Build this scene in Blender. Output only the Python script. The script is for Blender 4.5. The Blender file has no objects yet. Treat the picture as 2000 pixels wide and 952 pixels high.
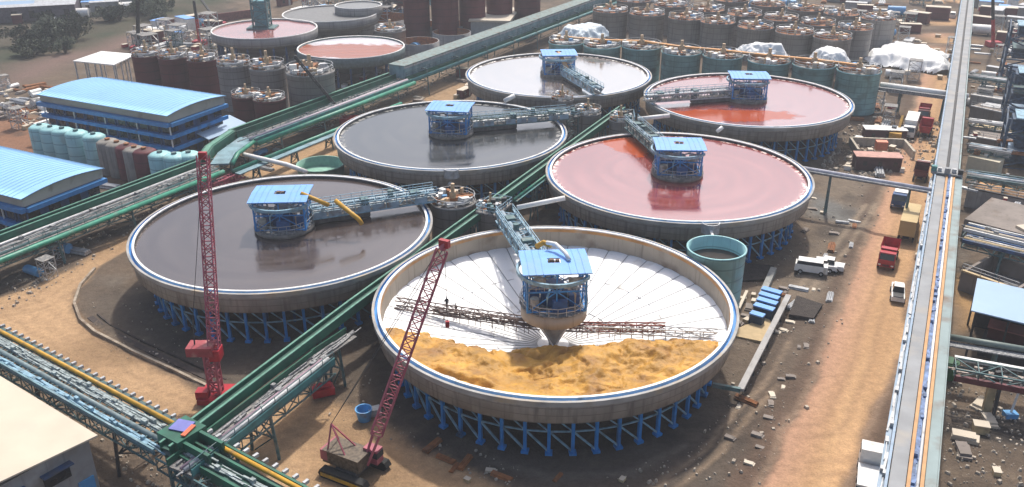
import bpy, math, random
import numpy as np
from mathutils import Vector, Matrix
random.seed(7)
rng = np.random.default_rng(7)
R = math.radians
scn = bpy.context.scene
col = scn.collection
# ------------------------------------------------------------------ camera
F, PITCH, ROLL, CH = 1732.85, R(24.6976), R(-0.1395), 60.44
fw = Vector((0, math.cos(PITCH), -math.sin(PITCH)))
x0 = Vector((1, 0, 0)); u0 = x0.cross(fw)
CX = x0*math.cos(ROLL) + u0*math.sin(ROLL); CU = -x0*math.sin(ROLL) + u0*math.cos(ROLL)
cam = bpy.data.objects.new('camera', bpy.data.cameras.new('camera')); col.objects.link(cam)
cam.data.sensor_width = 36; cam.data.lens = 36*F/2000; cam.data.clip_end = 6000; cam.data.clip_start = 1
cam.matrix_world = Matrix(((CX.x, CU.x, -fw.x, 0), (CX.y, CU.y, -fw.y, 0), (CX.z, CU.z, -fw.z, CH), (0, 0, 0, 1)))
scn.camera = cam
# ------------------------------------------------------------------ light
SUN_EL, SUN_AZ = 56, 14          # sun beyond the tanks, a little to the right; azimuth from +y towards +x
w = bpy.data.worlds.new('World'); scn.world = w; w.use_nodes = True
nt = w.node_tree; bg = nt.nodes['Background']
sky = nt.nodes.new('ShaderNodeTexSky'); sky.sky_type = 'NISHITA'; sky.sun_disc = False
sky.sun_elevation = R(SUN_EL); sky.sun_rotation = R(SUN_AZ); sky.dust_density = 4.5; sky.air_density = 1.0
nt.links.new(sky.outputs[0], bg.inputs[0]); bg.inputs[1].default_value = 0.15
sl = bpy.data.lights.new('sun', 'SUN'); sl.energy = 3.3; sl.angle = R(2.5); sl.color = (1.0, 0.955, 0.88)
so = bpy.data.objects.new('sun', sl); col.objects.link(so)
sd = Vector((math.sin(R(SUN_AZ))*math.cos(R(SUN_EL)), math.cos(R(SUN_AZ))*math.cos(R(SUN_EL)), math.sin(R(SUN_EL))))
so.rotation_euler = sd.to_track_quat('Z', 'Y').to_euler(); so.location = (0, 0, 120)
vs = scn.view_settings
vs.view_transform = 'Standard'; vs.look = 'None'; vs.exposure = 0.20; vs.gamma = 1
try: vs.use_curve_mapping = False
except Exception: pass
scn.cycles.max_bounces = 5; scn.cycles.diffuse_bounces = 2; scn.cycles.glossy_bounces = 2
try: scn.cycles.use_denoising = True
except Exception: pass

# ------------------------------------------------------------------ photo measurements -> ground points
def G(px, py, z=0.0):
    d = CX*(px-1000) - CU*(py-476) + fw*F
    t = (z-CH)/d.z
    return Vector((d.x*t, d.y*t, z))
def RY(px, py, y):
    d = CX*(px-1000) - CU*(py-476) + fw*F
    t = y/d.y
    return Vector((d.x*t, y, CH+d.z*t))
UX = Vector((0.46, 0.888, 0)).normalized()      # the plant's long axis
VX = Vector((UX.y, -UX.x, 0))                   # across it, towards the haul road
AU = math.atan2(UX.y, UX.x)

# ------------------------------------------------------------------ materials
def s2l(c): return tuple((x/12.92 if x <= .04045 else ((x+.055)/1.055)**2.4) for x in c)
MATS = {}
def mat(name, c, rough=.7, metal=0.0, var=.25, scale=1.5, dirt=0.0, dirtc=(.16, .11, .075), bump=0.0, bscale=6, spec=.4, streak=0.0, band=None):
    """weathered surface: colour c broken by world-space noise, blotches of dirt, rain streaks"""
    if name in MATS: return MATS[name]
    m = bpy.data.materials.new(name); m.use_nodes = True; n = m.node_tree; L = n.links
    b = n.nodes['Principled BSDF']; b.inputs['Roughness'].default_value = rough; b.inputs['Metallic'].default_value = metal
    b.inputs['Specular IOR Level'].default_value = spec
    geo = n.nodes.new('ShaderNodeNewGeometry')
    def noise(sc, det, vec=None):
        t = n.nodes.new('ShaderNodeTexNoise'); t.inputs['Scale'].default_value = sc; t.inputs['Detail'].default_value = det
        L.new(vec if vec else geo.outputs['Position'], t.inputs['Vector']); return t.outputs['Fac']
    def ramp(f, a, bb):
        r = n.nodes.new('ShaderNodeMapRange'); r.inputs[1].default_value = a; r.inputs[2].default_value = bb
        L.new(f, r.inputs[0]); return r.outputs[0]
    def mix(fac, A, B):
        k = n.nodes.new('ShaderNodeMix'); k.data_type = 'RGBA'
        if isinstance(fac, float): k.inputs[0].default_value = fac
        else: L.new(fac, k.inputs[0])
        for s, v in ((6, A), (7, B)):
            if isinstance(v, tuple): k.inputs[s].default_value = (*v, 1)
            else: L.new(v, k.inputs[s])
        return k.outputs[2]
    lo = tuple(x*(1-var) for x in c); hi = tuple(min(.95, x*(1+var*.8)) for x in c)
    o = mix(ramp(noise(scale, 5), .3, .7), lo, hi)
    if dirt > 0:
        f = ramp(noise(scale*.45+.11, 6), .62-dirt*.35, .80-dirt*.2)
        o = mix(f, o, dirtc)
    if streak > 0:
        mp = n.nodes.new('ShaderNodeMapping'); mp.inputs['Scale'].default_value = (2.2, 2.2, .12); L.new(geo.outputs['Position'], mp.inputs[0])
        f = ramp(noise(1.0, 4, mp.outputs[0]), .66-streak*.3, .85-streak*.1)
        o = mix(f, o, tuple(x*.45 for x in c))
    if band:
        # horizontal strakes of a plated or slip-formed wall
        sx = n.nodes.new('ShaderNodeSeparateXYZ'); L.new(geo.outputs['Position'], sx.inputs[0])
        mm = n.nodes.new('ShaderNodeMath'); mm.operation = 'FRACT'
        dv = n.nodes.new('ShaderNodeMath'); dv.operation = 'DIVIDE'; dv.inputs[1].default_value = band; L.new(sx.outputs[2], dv.inputs[0]); L.new(dv.outputs[0], mm.inputs[0])
        gt = n.nodes.new('ShaderNodeMath'); gt.operation = 'LESS_THAN'; gt.inputs[1].default_value = .09; L.new(mm.outputs[0], gt.inputs[0])
        o = mix(gt.outputs[0], o, tuple(x*.6 for x in c))
    L.new(o, b.inputs['Base Color'])
    if bump > 0:
        bp = n.nodes.new('ShaderNodeBump'); bp.inputs['Distance'].default_value = bump; L.new(noise(bscale, 5), bp.inputs['Height']); L.new(bp.outputs[0], b.inputs['Normal'])
    MATS[name] = m; return m
conc = mat('concrete', (.40, .395, .39), .85, var=.22, scale=.35, streak=.6, dirt=.22, dirtc=(.25, .23, .21), band=.92)
concd = mat('concrete_dark', (.30, .285, .275), .85, var=.2, scale=.3, streak=.5, band=1.6)
beige = mat('inner_wall', (.42, .355, .28), .8, var=.15, scale=.3, streak=.3, dirt=.15)
white = mat('white_paint', (.78, .77, .74), .5, var=.08, scale=1.5, dirt=.12, dirtc=(.45, .40, .33))
orange = mat('orange_primer', (.55, .27, .09), .7, var=.25, scale=.4, dirt=.35, dirtc=(.50, .42, .33))
blue = mat('blue_paint', (.03, .24, .60), .45, var=.25, scale=.6, dirt=.2, dirtc=(.05, .08, .12))
blued = mat('blue_dark', (.02, .075, .2), .5, var=.35, scale=.8, dirt=.3, dirtc=(.08, .08, .09))
blueb = mat('blue_bright', (.10, .33, .62), .45, var=.15, scale=.8, dirt=.1)
skyb = mat('roof_blue', (.17, .385, .80), .6, var=.08, scale=.5, dirt=.25, dirtc=(.20, .36, .62))
skyp = mat('roof_pale_blue', (.30, .43, .58), .45, var=.06, scale=.2, dirt=.1, dirtc=(.40, .48, .52))
lblue = mat('light_blue_steel', (.24, .40, .50), .55, var=.3, scale=1.6, dirt=.35, dirtc=(.12, .16, .17))
green = mat('green_paint', (.015, .13, .085), .4, var=.3, scale=.8, dirt=.2, dirtc=(.05, .09, .07))
greenl = mat('green_light', (.04, .26, .17), .45, var=.3, scale=.7, dirt=.2, dirtc=(.15, .25, .2))
teal = mat('teal_paint', (.28, .52, .53), .6, var=.22, scale=.35, dirt=.18, dirtc=(.12, .15, .13), streak=.3, band=1.35)
teals = mat('teal_steel', (.07, .15, .16), .55, var=.4, scale=1.8, dirt=.35, dirtc=(.2, .22, .2))
cyan = mat('cyan_plate', (.30, .55, .56), .5, var=.12, scale=.4, streak=.3, dirt=.15, dirtc=(.28, .36, .33), band=1.9)
maroon = mat('maroon_primer', (.13, .026, .032), .65, var=.2, scale=.3, streak=.3, band=2.2)
red = mat('red_paint', (.42, .02, .035), .4, var=.25, scale=1.2, dirt=.15, dirtc=(.2, .04, .04))
redp = mat('crane_red', (.38, .095, .13), .45, var=.2, scale=.8)
rust = mat('rust_orange', (.30, .12, .045), .8, var=.4, scale=1.5, dirt=.3)
tan = mat('tan_panel', (.55, .42, .24), .7, var=.2, scale=1, dirt=.2)
cream = mat('cream_roof', (.56, .485, .38), .6, var=.07, scale=.3, dirt=.12, dirtc=(.5, .44, .36))
greyp = mat('grey_panel', (.33, .32, .31), .6, var=.2, scale=.6, dirt=.3, dirtc=(.22, .19, .16), streak=.2)
greyl = mat('galvanised', (.46, .47, .48), .45, metal=.15, var=.25, scale=1.5, dirt=.2, dirtc=(.25, .24, .23))
deck = mat('grating', (.19, .185, .18), .8, var=.5, scale=4, dirt=.35, dirtc=(.42, .39, .34))
dark = mat('dark_steel', (.035, .036, .04), .6, var=.4, scale=2)
black = mat('rubber', (.02, .02, .02), .8, var=.3, scale=2)
yellow = mat('yellow_pipe', (.55, .30, .03), .5, var=.2, scale=1.2, dirt=.2)
glass = mat('dark_glass', (.03, .04, .05), .1, var=.2, scale=2, spec=.8)
bark = mat('bark', (.10, .07, .05), .9)
skin = mat('skin', (.30, .17, .11), .7)
cloth = mat('dark_cloth', (.03, .03, .035), .9)
mauve = mat('aged_red_roof', (.36, .12, .11), .7, var=.15, scale=.6)

# ------------------------------------------------------------------ mesh builder
class MB:
    def __init__(s): s.v = []; s.f = []
    def poly(s, vs, fs):
        k = len(s.v); s.v += [tuple(p) for p in vs]; s.f += [tuple(i+k for i in f) for f in fs]; return s
    def box(s, c, sz, rz=0.0, taper=1.0):
        hx, hy, hz = sz[0]/2, sz[1]/2, sz[2]/2; ca, sa = math.cos(rz), math.sin(rz); P = []
        for z, t in ((-hz, 1), (hz, taper)):
            for x, y in ((-hx, -hy), (hx, -hy), (hx, hy), (-hx, hy)):
                x *= t; y *= t; P.append((c[0]+x*ca-y*sa, c[1]+x*sa+y*ca, c[2]+z))
        return s.poly(P, [(3, 2, 1, 0), (4, 5, 6, 7), (0, 1, 5, 4), (1, 2, 6, 5), (2, 3, 7, 6), (3, 0, 4, 7)])
    def bar(s, p, q, w=.1, h=None):
        p, q = Vector(p), Vector(q); h = h or w; d = (q-p)
        if d.length < 1e-6: return s
        d.normalize(); up = Vector((0, 0, 1)) if abs(d.z) < .99 else Vector((0, 1, 0))
        a = d.cross(up).normalized(); b = a.cross(d)
        P = [e + a*(i*w/2) + b*(j*h/2) for e in (p, q) for i, j in ((-1, -1), (1, -1), (1, 1), (-1, 1))]
        return s.poly(P, [(3, 2, 1, 0), (4, 5, 6, 7), (0, 1, 5, 4), (1, 2, 6, 5), (2, 3, 7, 6), (3, 0, 4, 7)])
    def tube(s, pts, r, n=8, r2=None):
        pts = [Vector(p) for p in pts]; rings = []
        for i, p in enumerate(pts):
            d = (pts[min(i+1, len(pts)-1)]-pts[max(i-1, 0)]).normalized()
            up = Vector((0, 0, 1)) if abs(d.z) < .95 else Vector((0, 1, 0))
            a = d.cross(up).normalized(); b = a.cross(d); rr = r if r2 is None else r+(r2-r)*i/(len(pts)-1)
            rings.append([p+a*rr*math.cos(2*math.pi*k/n)+b*rr*math.sin(2*math.pi*k/n) for k in range(n)])
        P = [v for g in rings for v in g]; fs = []
        for i in range(len(pts)-1):
            for k in range(n): fs.append((i*n+k, i*n+(k+1) % n, (i+1)*n+(k+1) % n, (i+1)*n+k))
        fs.append(tuple(range(n-1, -1, -1))); fs.append(tuple((len(pts)-1)*n+k for k in range(n)))
        return s.poly(P, fs)
    def lathe(s, prof, c=(0, 0, 0), n=32, closed=False, a0=0, a1=2*math.pi):
        full = abs(a1-a0-2*math.pi) < 1e-6; m = n if full else n+1; P = []
        for i in range(m):
            a = a0+(a1-a0)*i/n; ca, sa = math.cos(a), math.sin(a)
            for r, z in prof: P.append((c[0]+r*ca, c[1]+r*sa, c[2]+z))
        q = len(prof); fs = []
        for i in range(n):
            j = (i+1) % m
            for k in range(q if closed else q-1):
                k2 = (k+1) % q; fs.append((i*q+k, j*q+k, j*q+k2, i*q+k2))
        return s.poly(P, fs)
    def cyl(s, c, r, h, n=24, r2=None):
        r2 = r if r2 is None else r2
        s.lathe([(0.001, 0), (r, 0), (r2, h), (0.001, h)], c, n); return s
    def prism(s, pts, z0, z1):
        n = len(pts); P = [(p[0], p[1], z0) for p in pts]+[(p[0], p[1], z1) for p in pts]
        return s.poly(P, [tuple(range(n-1, -1, -1)), tuple(range(n, 2*n))]+[(i, (i+1) % n, n+(i+1) % n, n+i) for i in range(n)])
    def truss(s, p, q, w, h, bay=2.0, c=.12, l=.07, twist=0):
        """lattice box girder, four chords and zigzag lacing on four sides"""
        p, q = Vector(p), Vector(q); d = q-p; Ln = d.length; d.normalize()
        up = Vector((0, 0, 1)) if abs(d.z) < .9 else Vector((0, 1, 0))
        a = d.cross(up).normalized(); b = a.cross(d)
        N = max(1, round(Ln/bay)); cs = [(-1, -1), (1, -1), (1, 1), (-1, 1)]
        pt = lambda i, k: p+d*(Ln*i/N)+a*(cs[k][0]*w/2)+b*(cs[k][1]*h/2)
        for k in range(4): s.bar(pt(0, k), pt(N, k), c)
        for i in range(N):
            for k in range(4):
                k2 = (k+1) % 4
                s.bar(pt(i, k), pt(i+1, k2), l) if (i+k) % 2 else s.bar(pt(i+1, k), pt(i, k2), l)
                s.bar(pt(i, k), pt(i, k2), l)
        return s
    def rail(s, pts, h=1.1, step=2.0, w=.06):
        for a, b in zip(pts[:-1], pts[1:]):
            a, b = Vector(a), Vector(b); n = max(1, round((b-a).length/step))
            for z in (h, h*.5): s.bar(a+Vector((0, 0, z)), b+Vector((0, 0, z)), w)
            for i in range(n+1): p = a.lerp(b, i/n); s.bar(p, p+Vector((0, 0, h)), w)
        return s
    def build(s, name, m, parent=None, smooth=False):
        me = bpy.data.meshes.new(name); me.from_pydata(s.v, [], s.f); me.update()
        if smooth: me.polygons.foreach_set('use_smooth', [True]*len(me.polygons))
        me.materials.append(m if not isinstance(m, str) else MATS[m])
        o = bpy.data.objects.new(name, me); col.objects.link(o)
        if parent: o.parent = parent
        return o
def tag(o, label, cat=None, group=None, kind=None):
    if label: o['label'] = label
    if cat: o['category'] = cat
    if group: o['group'] = group
    if kind: o['kind'] = kind
    return o
def empty(name, loc=(0, 0, 0), rz=0.0, label=None, cat=None, group=None):
    o = bpy.data.objects.new(name, None); col.objects.link(o); o.location = loc; o.rotation_euler = (0, 0, rz)
    o.empty_display_size = .5
    return tag(o, label, cat, group)
KIDS = {}
def copy_tree(o, loc=None, rz=None, label=None, group=None, scale=None):
    if o.name not in KIDS: KIDS[o.name] = [c for c in o.children]
    r = o.copy(); col.objects.link(r)
    if loc is not None: r.location = loc
    if rz is not None: r.rotation_euler = (0, 0, rz)
    if scale is not None: r.scale = (scale,)*3 if not isinstance(scale, tuple) else scale
    if label: r['label'] = label
    if group: r['group'] = group
    for ch in KIDS[o.name]:
        if ch.name not in KIDS: KIDS[ch.name] = [g for g in ch.children]
        c = ch.copy(); col.objects.link(c); c.parent = r
        for g in KIDS[ch.name]:
            d = g.copy(); col.objects.link(d); d.parent = c
    return r

# ------------------------------------------------------------------ the ground: one fine grid, its faces shared out to roads and dirt
def inpoly(X, Y, P):
    ins = np.zeros(X.shape, bool); n = len(P)
    for i in range(n):
        x1, y1 = P[i]; x2, y2 = P[(i+1) % n]
        if y1 == y2: continue
        c = ((y1 > Y) != (y2 > Y)) & (X < (x2-x1)*(Y-y1)/(y2-y1)+x1); ins ^= c
    return ins
def dpoly(X, Y, P, closed=True):
    D = np.full(X.shape, 1e9); n = len(P)
    for i in range(n if closed else n-1):
        a = P[i]; b = P[(i+1) % n]; dx, dy = b[0]-a[0], b[1]-a[1]; l = dx*dx+dy*dy+1e-9
        t = np.clip(((X-a[0])*dx+(Y-a[1])*dy)/l, 0, 1); D = np.minimum(D, np.hypot(X-a[0]-t*dx, Y-a[1]-t*dy))
    return D
def vnoise(X, Y, s, seed):
    r = np.random.default_rng(seed); T = r.random((257, 257)); x = X/s+1000.3; y = Y/s+1000.7
    i = np.floor(x).astype(int); j = np.floor(y).astype(int); fx = x-i; fy = y-j; fx = fx*fx*(3-2*fx); fy = fy*fy*(3-2*fy)
    i %= 256; j %= 256
    return (T[i, j]*(1-fx)+T[i+1, j]*fx)*(1-fy)+(T[i, j+1]*(1-fx)+T[i+1, j+1]*fx)*fy
def fbm(X, Y, s, seed, o=4):
    return sum(vnoise(X, Y, s/2**k, seed+k)/2**k for k in range(o))/sum(1/2**k for k in range(o))
def gpoly(px): return [tuple(G(*p)[:2]) for p in px]
def axis(a, b, st):
    core = np.arange(a, b, st); k = np.cumsum(np.geomspace(2, 700, 16))
    return np.concatenate([a-k[::-1], core, b+k])
xs = axis(-110, 115, .7); ys = np.concatenate([np.cumsum(-np.geomspace(2, 200, 8))[::-1]+50, np.arange(50, 235, .7), np.arange(235, 420, 1.6), 420+np.cumsum(np.geomspace(4, 900, 14))])
X, Y = np.meshgrid(xs, ys, indexing='ij')
haul = gpoly([(1490, 952), (1560, 800), (1612, 700), (1650, 590), (1692, 480), (1738, 350), (1765, 290), (1790, 200), (1812, 100), (1838, 0), (1868, 0), (1858, 100), (1845, 230), (1832, 330), (1800, 470), (1768, 560), (1770, 690), (1735, 740), (1690, 830), (1640, 952)])
haul = [(haul[0][0]-8, haul[0][1]-14)] + haul + [(haul[-1][0]-8, haul[-1][1]-14)]
loop = gpoly([(-60, 600), (60, 560), (150, 520), (260, 452), (330, 405), (400, 360), (470, 338), (560, 305), (650, 262), (700, 280), (560, 340), (420, 352), (330, 395), (268, 448), (252, 490), (185, 530), (150, 570), (142, 605), (165, 640), (250, 690), (340, 738), (400, 775), (440, 800), (520, 775), (600, 770), (700, 800), (800, 862), (900, 915), (1000, 960), (1080, 1000), (900, 1100), (500, 1000), (300, 850), (100, 700), (-60, 650)])
far_track = gpoly([(0, 150), (90, 118), (200, 85), (320, 52), (450, 38), (450, 52), (330, 66), (210, 105), (100, 135), (0, 172)])
mid_patch = gpoly([(560, 330), (700, 240), (860, 160), (930, 165), (880, 200), (730, 260), (640, 320)])
wig = (fbm(X, Y, 5, 3)-.5)*3.2
def zone(P, soft=2.5, w=1.0):
    d = dpoly(X, Y, P); d = np.where(inpoly(X, Y, P), -d, d)+wig*w
    return d, np.clip(.5-d/soft, 0, 1)
dh, mh = zone(haul, .9, .45); dl, ml = zone(loop, 1.1, .6); df, mf = zone(far_track, 4); dm, mm = zone(mid_patch, 3)
base = np.array([.128, .096, .070]); C = np.ones(X.shape+(3,))*base
def lay(m, c): 
    global C
    C = C*(1-m[..., None])+np.array(c)*m[..., None]
n1 = fbm(X, Y, 22, 11); n2 = fbm(X, Y, 9, 17); n3 = fbm(X, Y, 2.2, 23)
lay(np.clip((n1-.5)*5, 0, 1), (.105, .08, .062)); lay(np.clip((n2-.55)*6, 0, 1)*.7, (.20, .145, .10)); lay(np.clip((n2-.35)*-6, 0, 1)*.6, (.155, .135, .112))
lay(np.clip((n3-.6)*5, 0, 1)*.4, (.3, .23, .16)); lay(np.clip((.38-n3)*6, 0, 1)*.45, (.07, .055, .045))
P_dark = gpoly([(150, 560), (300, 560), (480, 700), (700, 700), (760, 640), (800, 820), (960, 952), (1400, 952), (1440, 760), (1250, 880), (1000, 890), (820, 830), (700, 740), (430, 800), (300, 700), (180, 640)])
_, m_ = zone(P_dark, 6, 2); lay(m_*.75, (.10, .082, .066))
_, m_ = zone(gpoly([(1600, 340), (1760, 340), (1700, 480), (1640, 600), (1560, 700), (1440, 760), (1500, 560), (1600, 440)]), 8, 2); lay(m_*.7, (.20, .16, .12))
_, m_ = zone(gpoly([(1590, 380), (1700, 420), (1690, 440), (1580, 420)]), 3, 1); lay(m_*.7, (.14, .15, .15))
_, m_ = zone(gpoly([(1500, 640), (1560, 580), (1600, 600), (1540, 700), (1450, 860), (1420, 840)]), 3, 1); lay(m_*.7, (.085, .062, .048))
_, m_ = zone(gpoly([(1840, 830), (2040, 840), (2100, 952), (1830, 952)]), 6, 2); lay(m_*.6, (.10, .075, .055))
_, m_ = zone(gpoly([(1860, 540), (1990, 545), (2030, 620), (1880, 650)]), 3, 1); lay(m_, (.36, .22, .10))
_, m_ = zone(gpoly([(1828, 812), (1900, 846), (1922, 818), (2010, 806), (2080, 840), (2080, 890), (1960, 872), (1840, 852)]), 1, .4); lay(m_*.9, (.035, .031, .029))
_, m_ = zone(gpoly([(-100, 240), (240, 230), (430, 300), (300, 360), (200, 330), (-60, 470)]), 5, 3); lay(m_*.8, (.26, .13, .075))
verge = gpoly([(1640, 960), (1700, 740), (1745, 640), (1770, 540), (1820, 340), (1850, 330), (1800, 700), (1740, 960)])
_, m_ = zone(verge, 2, .6); lay(m_, (.22, .145, .10))
_, m_ = zone(gpoly([(1430, 960), (1540, 790), (1600, 680), (1640, 590), (1680, 480), (1692, 480), (1650, 590), (1612, 700), (1560, 800), (1490, 960)]), 2, .8); lay(m_*.75, (.24, .145, .10))
wet = np.clip((fbm(X, Y, 7, 131)-.58)*6, 0, 1); lay(wet*.7, (.06, .05, .043))
# grassy hillside beyond
hill = gpoly([(-400, 180), (0, 165), (200, 80), (420, 20), (520, -60), (-500, -60)])
_, mg = zone(hill, 12, 2); lay(mg, (.085, .073, .052)); lay(mg*np.clip((fbm(X, Y, 16, 41)-.47)*7, 0, 1), (.045, .055, .032)); lay(mg*np.clip((fbm(X, Y, 30, 47)-.55)*6, 0, 1), (.11, .085, .065))
lay(mf, (.17, .115, .095)); lay(mm, (.34, .225, .13))
along = X*UX.x+Y*UX.y; acr = X*VX.x+Y*VX.y
rn = fbm(acr*6, along*.35, 9, 61)
cl = np.stack([np.interp(rn, [.3, .5, .7], [a, b, c]) for a, b, c in ((.44, .48, .53), (.27, .30, .33), (.145, .162, .178))], -1)
redn = np.clip(1.2-np.abs(dpoly(X, Y, haul[1:11], False))/3.6, 0, 1)
cl = cl*(1-redn[..., None]*.75)+np.array([.42, .245, .17])*redn[..., None]*.75
lay(np.exp(-((dh-.6)/.35)**2)*.7, (.34, .24, .165)); lay(np.exp(-((dh-2.0)/1.3)**2)*.8, (.105, .072, .053))
mh = np.clip(.5-dh/.7, 0, 1); C = C*(1-mh[..., None])+cl*mh[..., None]
rn2 = fbm(X, Y, 12, 71)
cl2 = np.stack([np.interp(rn2, [.3, .5, .7], [a, b, c]) for a, b, c in ((.30, .40, .46), (.195, .26, .30), (.11, .147, .17))], -1)
C = C*(1-ml[..., None])+cl2*ml[..., None]
for P__, wd__, c__ in ((gpoly([(1240, 990), (1300, 935), (1372, 880), (1440, 800), (1500, 740), (1545, 660)]), .35, (.27, .20, .14)), (gpoly([(1290, 990), (1345, 935), (1410, 880), (1465, 810), (1520, 750)]), .3, (.26, .19, .13)), (gpoly([(1560, 560), (1640, 470), (1690, 400)]), .4, (.28, .22, .16)), (gpoly([(1580, 570), (1660, 480), (1710, 400)]), .4, (.28, .22, .16)), (gpoly([(960, 900), (1080, 935), (1230, 925), (1340, 870)]), .5, (.17, .14, .115))):
    lay(np.exp(-((dpoly(X, Y, P__, False)+wig*.25)/wd__)**2)*.8, c__)
# wheel ruts
rut = dpoly(X, Y, haul[2:10], False); 
for k in (3.2, 5.2, 9.2, 11.4): lay(np.exp(-((rut-k+wig*.1)/.35)**2)*mh*.35, (.24, .15, .095))
rl = dpoly(X, Y, gpoly([(-60, 620), (80, 590), (250, 480), (360, 395)]), False)
for k in (0, 2.2): lay(np.exp(-((rl-k+wig*.15)/.3)**2)*ml*.4, (.27, .17, .095))
rl = dpoly(X, Y, gpoly([(40, 600), (160, 680), (330, 770), (520, 830), (800, 900), (1000, 980)]), False)
for k in (0, 2.2, 5): lay(np.exp(-((rl-k+wig*.2)/.3)**2)*ml*.45, (.27, .17, .10))
rough_ = 1-np.maximum(np.maximum(mh, ml), mf)
Z = (fbm(X, Y, 14, 81)-.5)*.9*rough_ + (fbm(X, Y, 2.4, 83)-.5)*.38*rough_ + (fbm(X, Y, 3, 85)-.5)*.06
Z += np.exp(-((dh-1.3)/.8)**2)*.45*(fbm(X, Y, 4, 91)) + np.exp(-((dl-1.1)/.7)**2)*.35*fbm(X, Y, 4, 95)
TANKS = [((5.17, 96.83), 22.1), ((-33.39, 119.59), 21.45), ((-11.71, 164.92), 22.2), ((28.07, 141.95), 22.1), ((11.24, 211.04), 22.1), ((51.18, 188.75), 22.0)]
for (c, r) in TANKS:
    f = np.clip((np.hypot(X-c[0], Y-c[1])-20.5)/4, 0, 1); Z = Z*f-.05*(1-f)
edge = np.clip((np.hypot(X, Y-180)-500)/400, 0, 1); Z *= (1-edge)
Z += mg*np.clip((Y-300)/160, 0, 1)*5
def ground_z(x, y):
    i = int(np.clip(np.searchsorted(xs, x), 1, len(xs)-1)); j = int(np.clip(np.searchsorted(ys, y), 1, len(ys)-1)); return float(Z[i, j])
def make_haze():
    me = bpy.data.meshes.new('haze'); a, b, c, d, z0, z1 = xs[0]+5, xs[-1]-5, ys[0]+2, ys[-1]-5, -2.5, 64
    a, b, c, d = xs[0]-20, xs[-1]+20, min(ys[0], -60)-20, ys[-1]+20
    me.from_pydata([(x, y, z) for z in (z0, z1) for x, y in ((a, c), (b, c), (b, d), (a, d))], [], [(3, 2, 1, 0), (4, 5, 6, 7), (0, 1, 5, 4), (1, 2, 6, 5), (2, 3, 7, 6), (3, 0, 4, 7)])
    m = bpy.data.materials.new('haze'); m.use_nodes = True; n = m.node_tree; n.nodes.remove(n.nodes['Principled BSDF'])
    v = n.nodes.new('ShaderNodeVolumePrincipled'); v.inputs['Density'].default_value = HAZE; v.inputs['Color'].default_value = (.90, .94, 1, 1); v.inputs['Anisotropy'].default_value = .2
    n.links.new(v.outputs[0], n.nodes['Material Output'].inputs['Volume']); me.materials.append(m)
    o = bpy.data.objects.new('haze', me); col.objects.link(o); tag(o, 'thin pale haze over the whole plant', None, None, 'stuff')
HAZE = .0004
make_haze()
def make_ground():
    m = bpy.data.materials.new('earth'); m.use_nodes = True; n = m.node_tree; L = n.links; b = n.nodes['Principled BSDF']
    b.inputs['Roughness'].default_value = .95; b.inputs['Specular IOR Level'].default_value = .15
    at = n.nodes.new('ShaderNodeAttribute'); at.attribute_name = 'soil'
    geo = n.nodes.new('ShaderNodeNewGeometry')
    def nz(s, d):
        t = n.nodes.new('ShaderNodeTexNoise'); t.inputs['Scale'].default_value = s; t.inputs['Detail'].default_value = d; t.inputs['Roughness'].default_value = .65
        L.new(geo.outputs['Position'], t.inputs['Vector']); return t.outputs['Fac']
    def mr(f, a, bb, c, d):
        r = n.nodes.new('ShaderNodeMapRange'); [r.inputs[i].__setattr__('default_value', v) for i, v in ((1, a), (2, bb), (3, c), (4, d))]; L.new(f, r.inputs[0]); return r.outputs[0]
    k = n.nodes.new('ShaderNodeVectorMath'); k.operation = 'SCALE'; L.new(at.outputs['Color'], k.inputs[0])
    mu = n.nodes.new('ShaderNodeMath'); mu.operation = 'MULTIPLY'; L.new(mr(nz(1.1, 7), .3, .7, .80, 1.18), mu.inputs[0]); L.new(mr(nz(5.5, 3), .3, .72, .82, 1.15), mu.inputs[1])
    L.new(mu.outputs[0], k.inputs['Scale']); L.new(k.outputs[0], b.inputs['Base Color'])
    bp = n.nodes.new('ShaderNodeBump'); bp.inputs['Distance'].default_value = .22; bp.inputs['Strength'].default_value = .8; L.new(nz(2.0, 8), bp.inputs['Height']); L.new(bp.outputs[0], b.inputs['Normal'])
    nx, ny = X.shape
    def sub(name, fmask, label):
        I, J = np.nonzero(fmask); q = np.stack([I*ny+J, (I+1)*ny+J, (I+1)*ny+J+1, I*ny+J+1], -1)
        u, inv = np.unique(q, return_inverse=True); inv = inv.reshape(q.shape)
        vx = np.stack([X.ravel()[u], Y.ravel()[u], Z.ravel()[u]], -1)
        me = bpy.data.meshes.new(name); me.vertices.add(len(u)); me.vertices.foreach_set('co', vx.ravel())
        me.loops.add(inv.size); me.loops.foreach_set('vertex_index', inv.ravel()); me.polygons.add(len(inv))
        me.polygons.foreach_set('loop_start', np.arange(0, inv.size, 4)); me.update(calc_edges=True)
        me.polygons.foreach_set('use_smooth', [True]*len(inv))
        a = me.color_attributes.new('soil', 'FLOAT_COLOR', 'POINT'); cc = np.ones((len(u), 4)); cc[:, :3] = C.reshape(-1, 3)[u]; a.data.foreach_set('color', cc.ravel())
        me.materials.append(m); o = bpy.data.objects.new(name, me); col.objects.link(o); tag(o, label, None, None, 'structure')
    fh = dh[:-1, :-1] < 0; fl = (dl[:-1, :-1] < 0) & ~fh; ff = (df[:-1, :-1] < 0) & ~fh & ~fl; fhl = (mg[:-1, :-1] > .5) & ~ff & ~fh & ~fl
    sub('haul_road', fh, 'long straight tan and reddish dirt road beside the elevated pipe gallery')
    sub('site_track', fl, 'curved tan dirt track round the dark pond tank')
    sub('hill_track', ff, 'pale brown track across the foot of the hillside')
    sub('hillside', fhl, 'brown and green scrubby hillside behind the plant')
    sub('ground', ~(fh | fl | ff | fhl), 'rough brown bare earth of the whole site')
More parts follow.
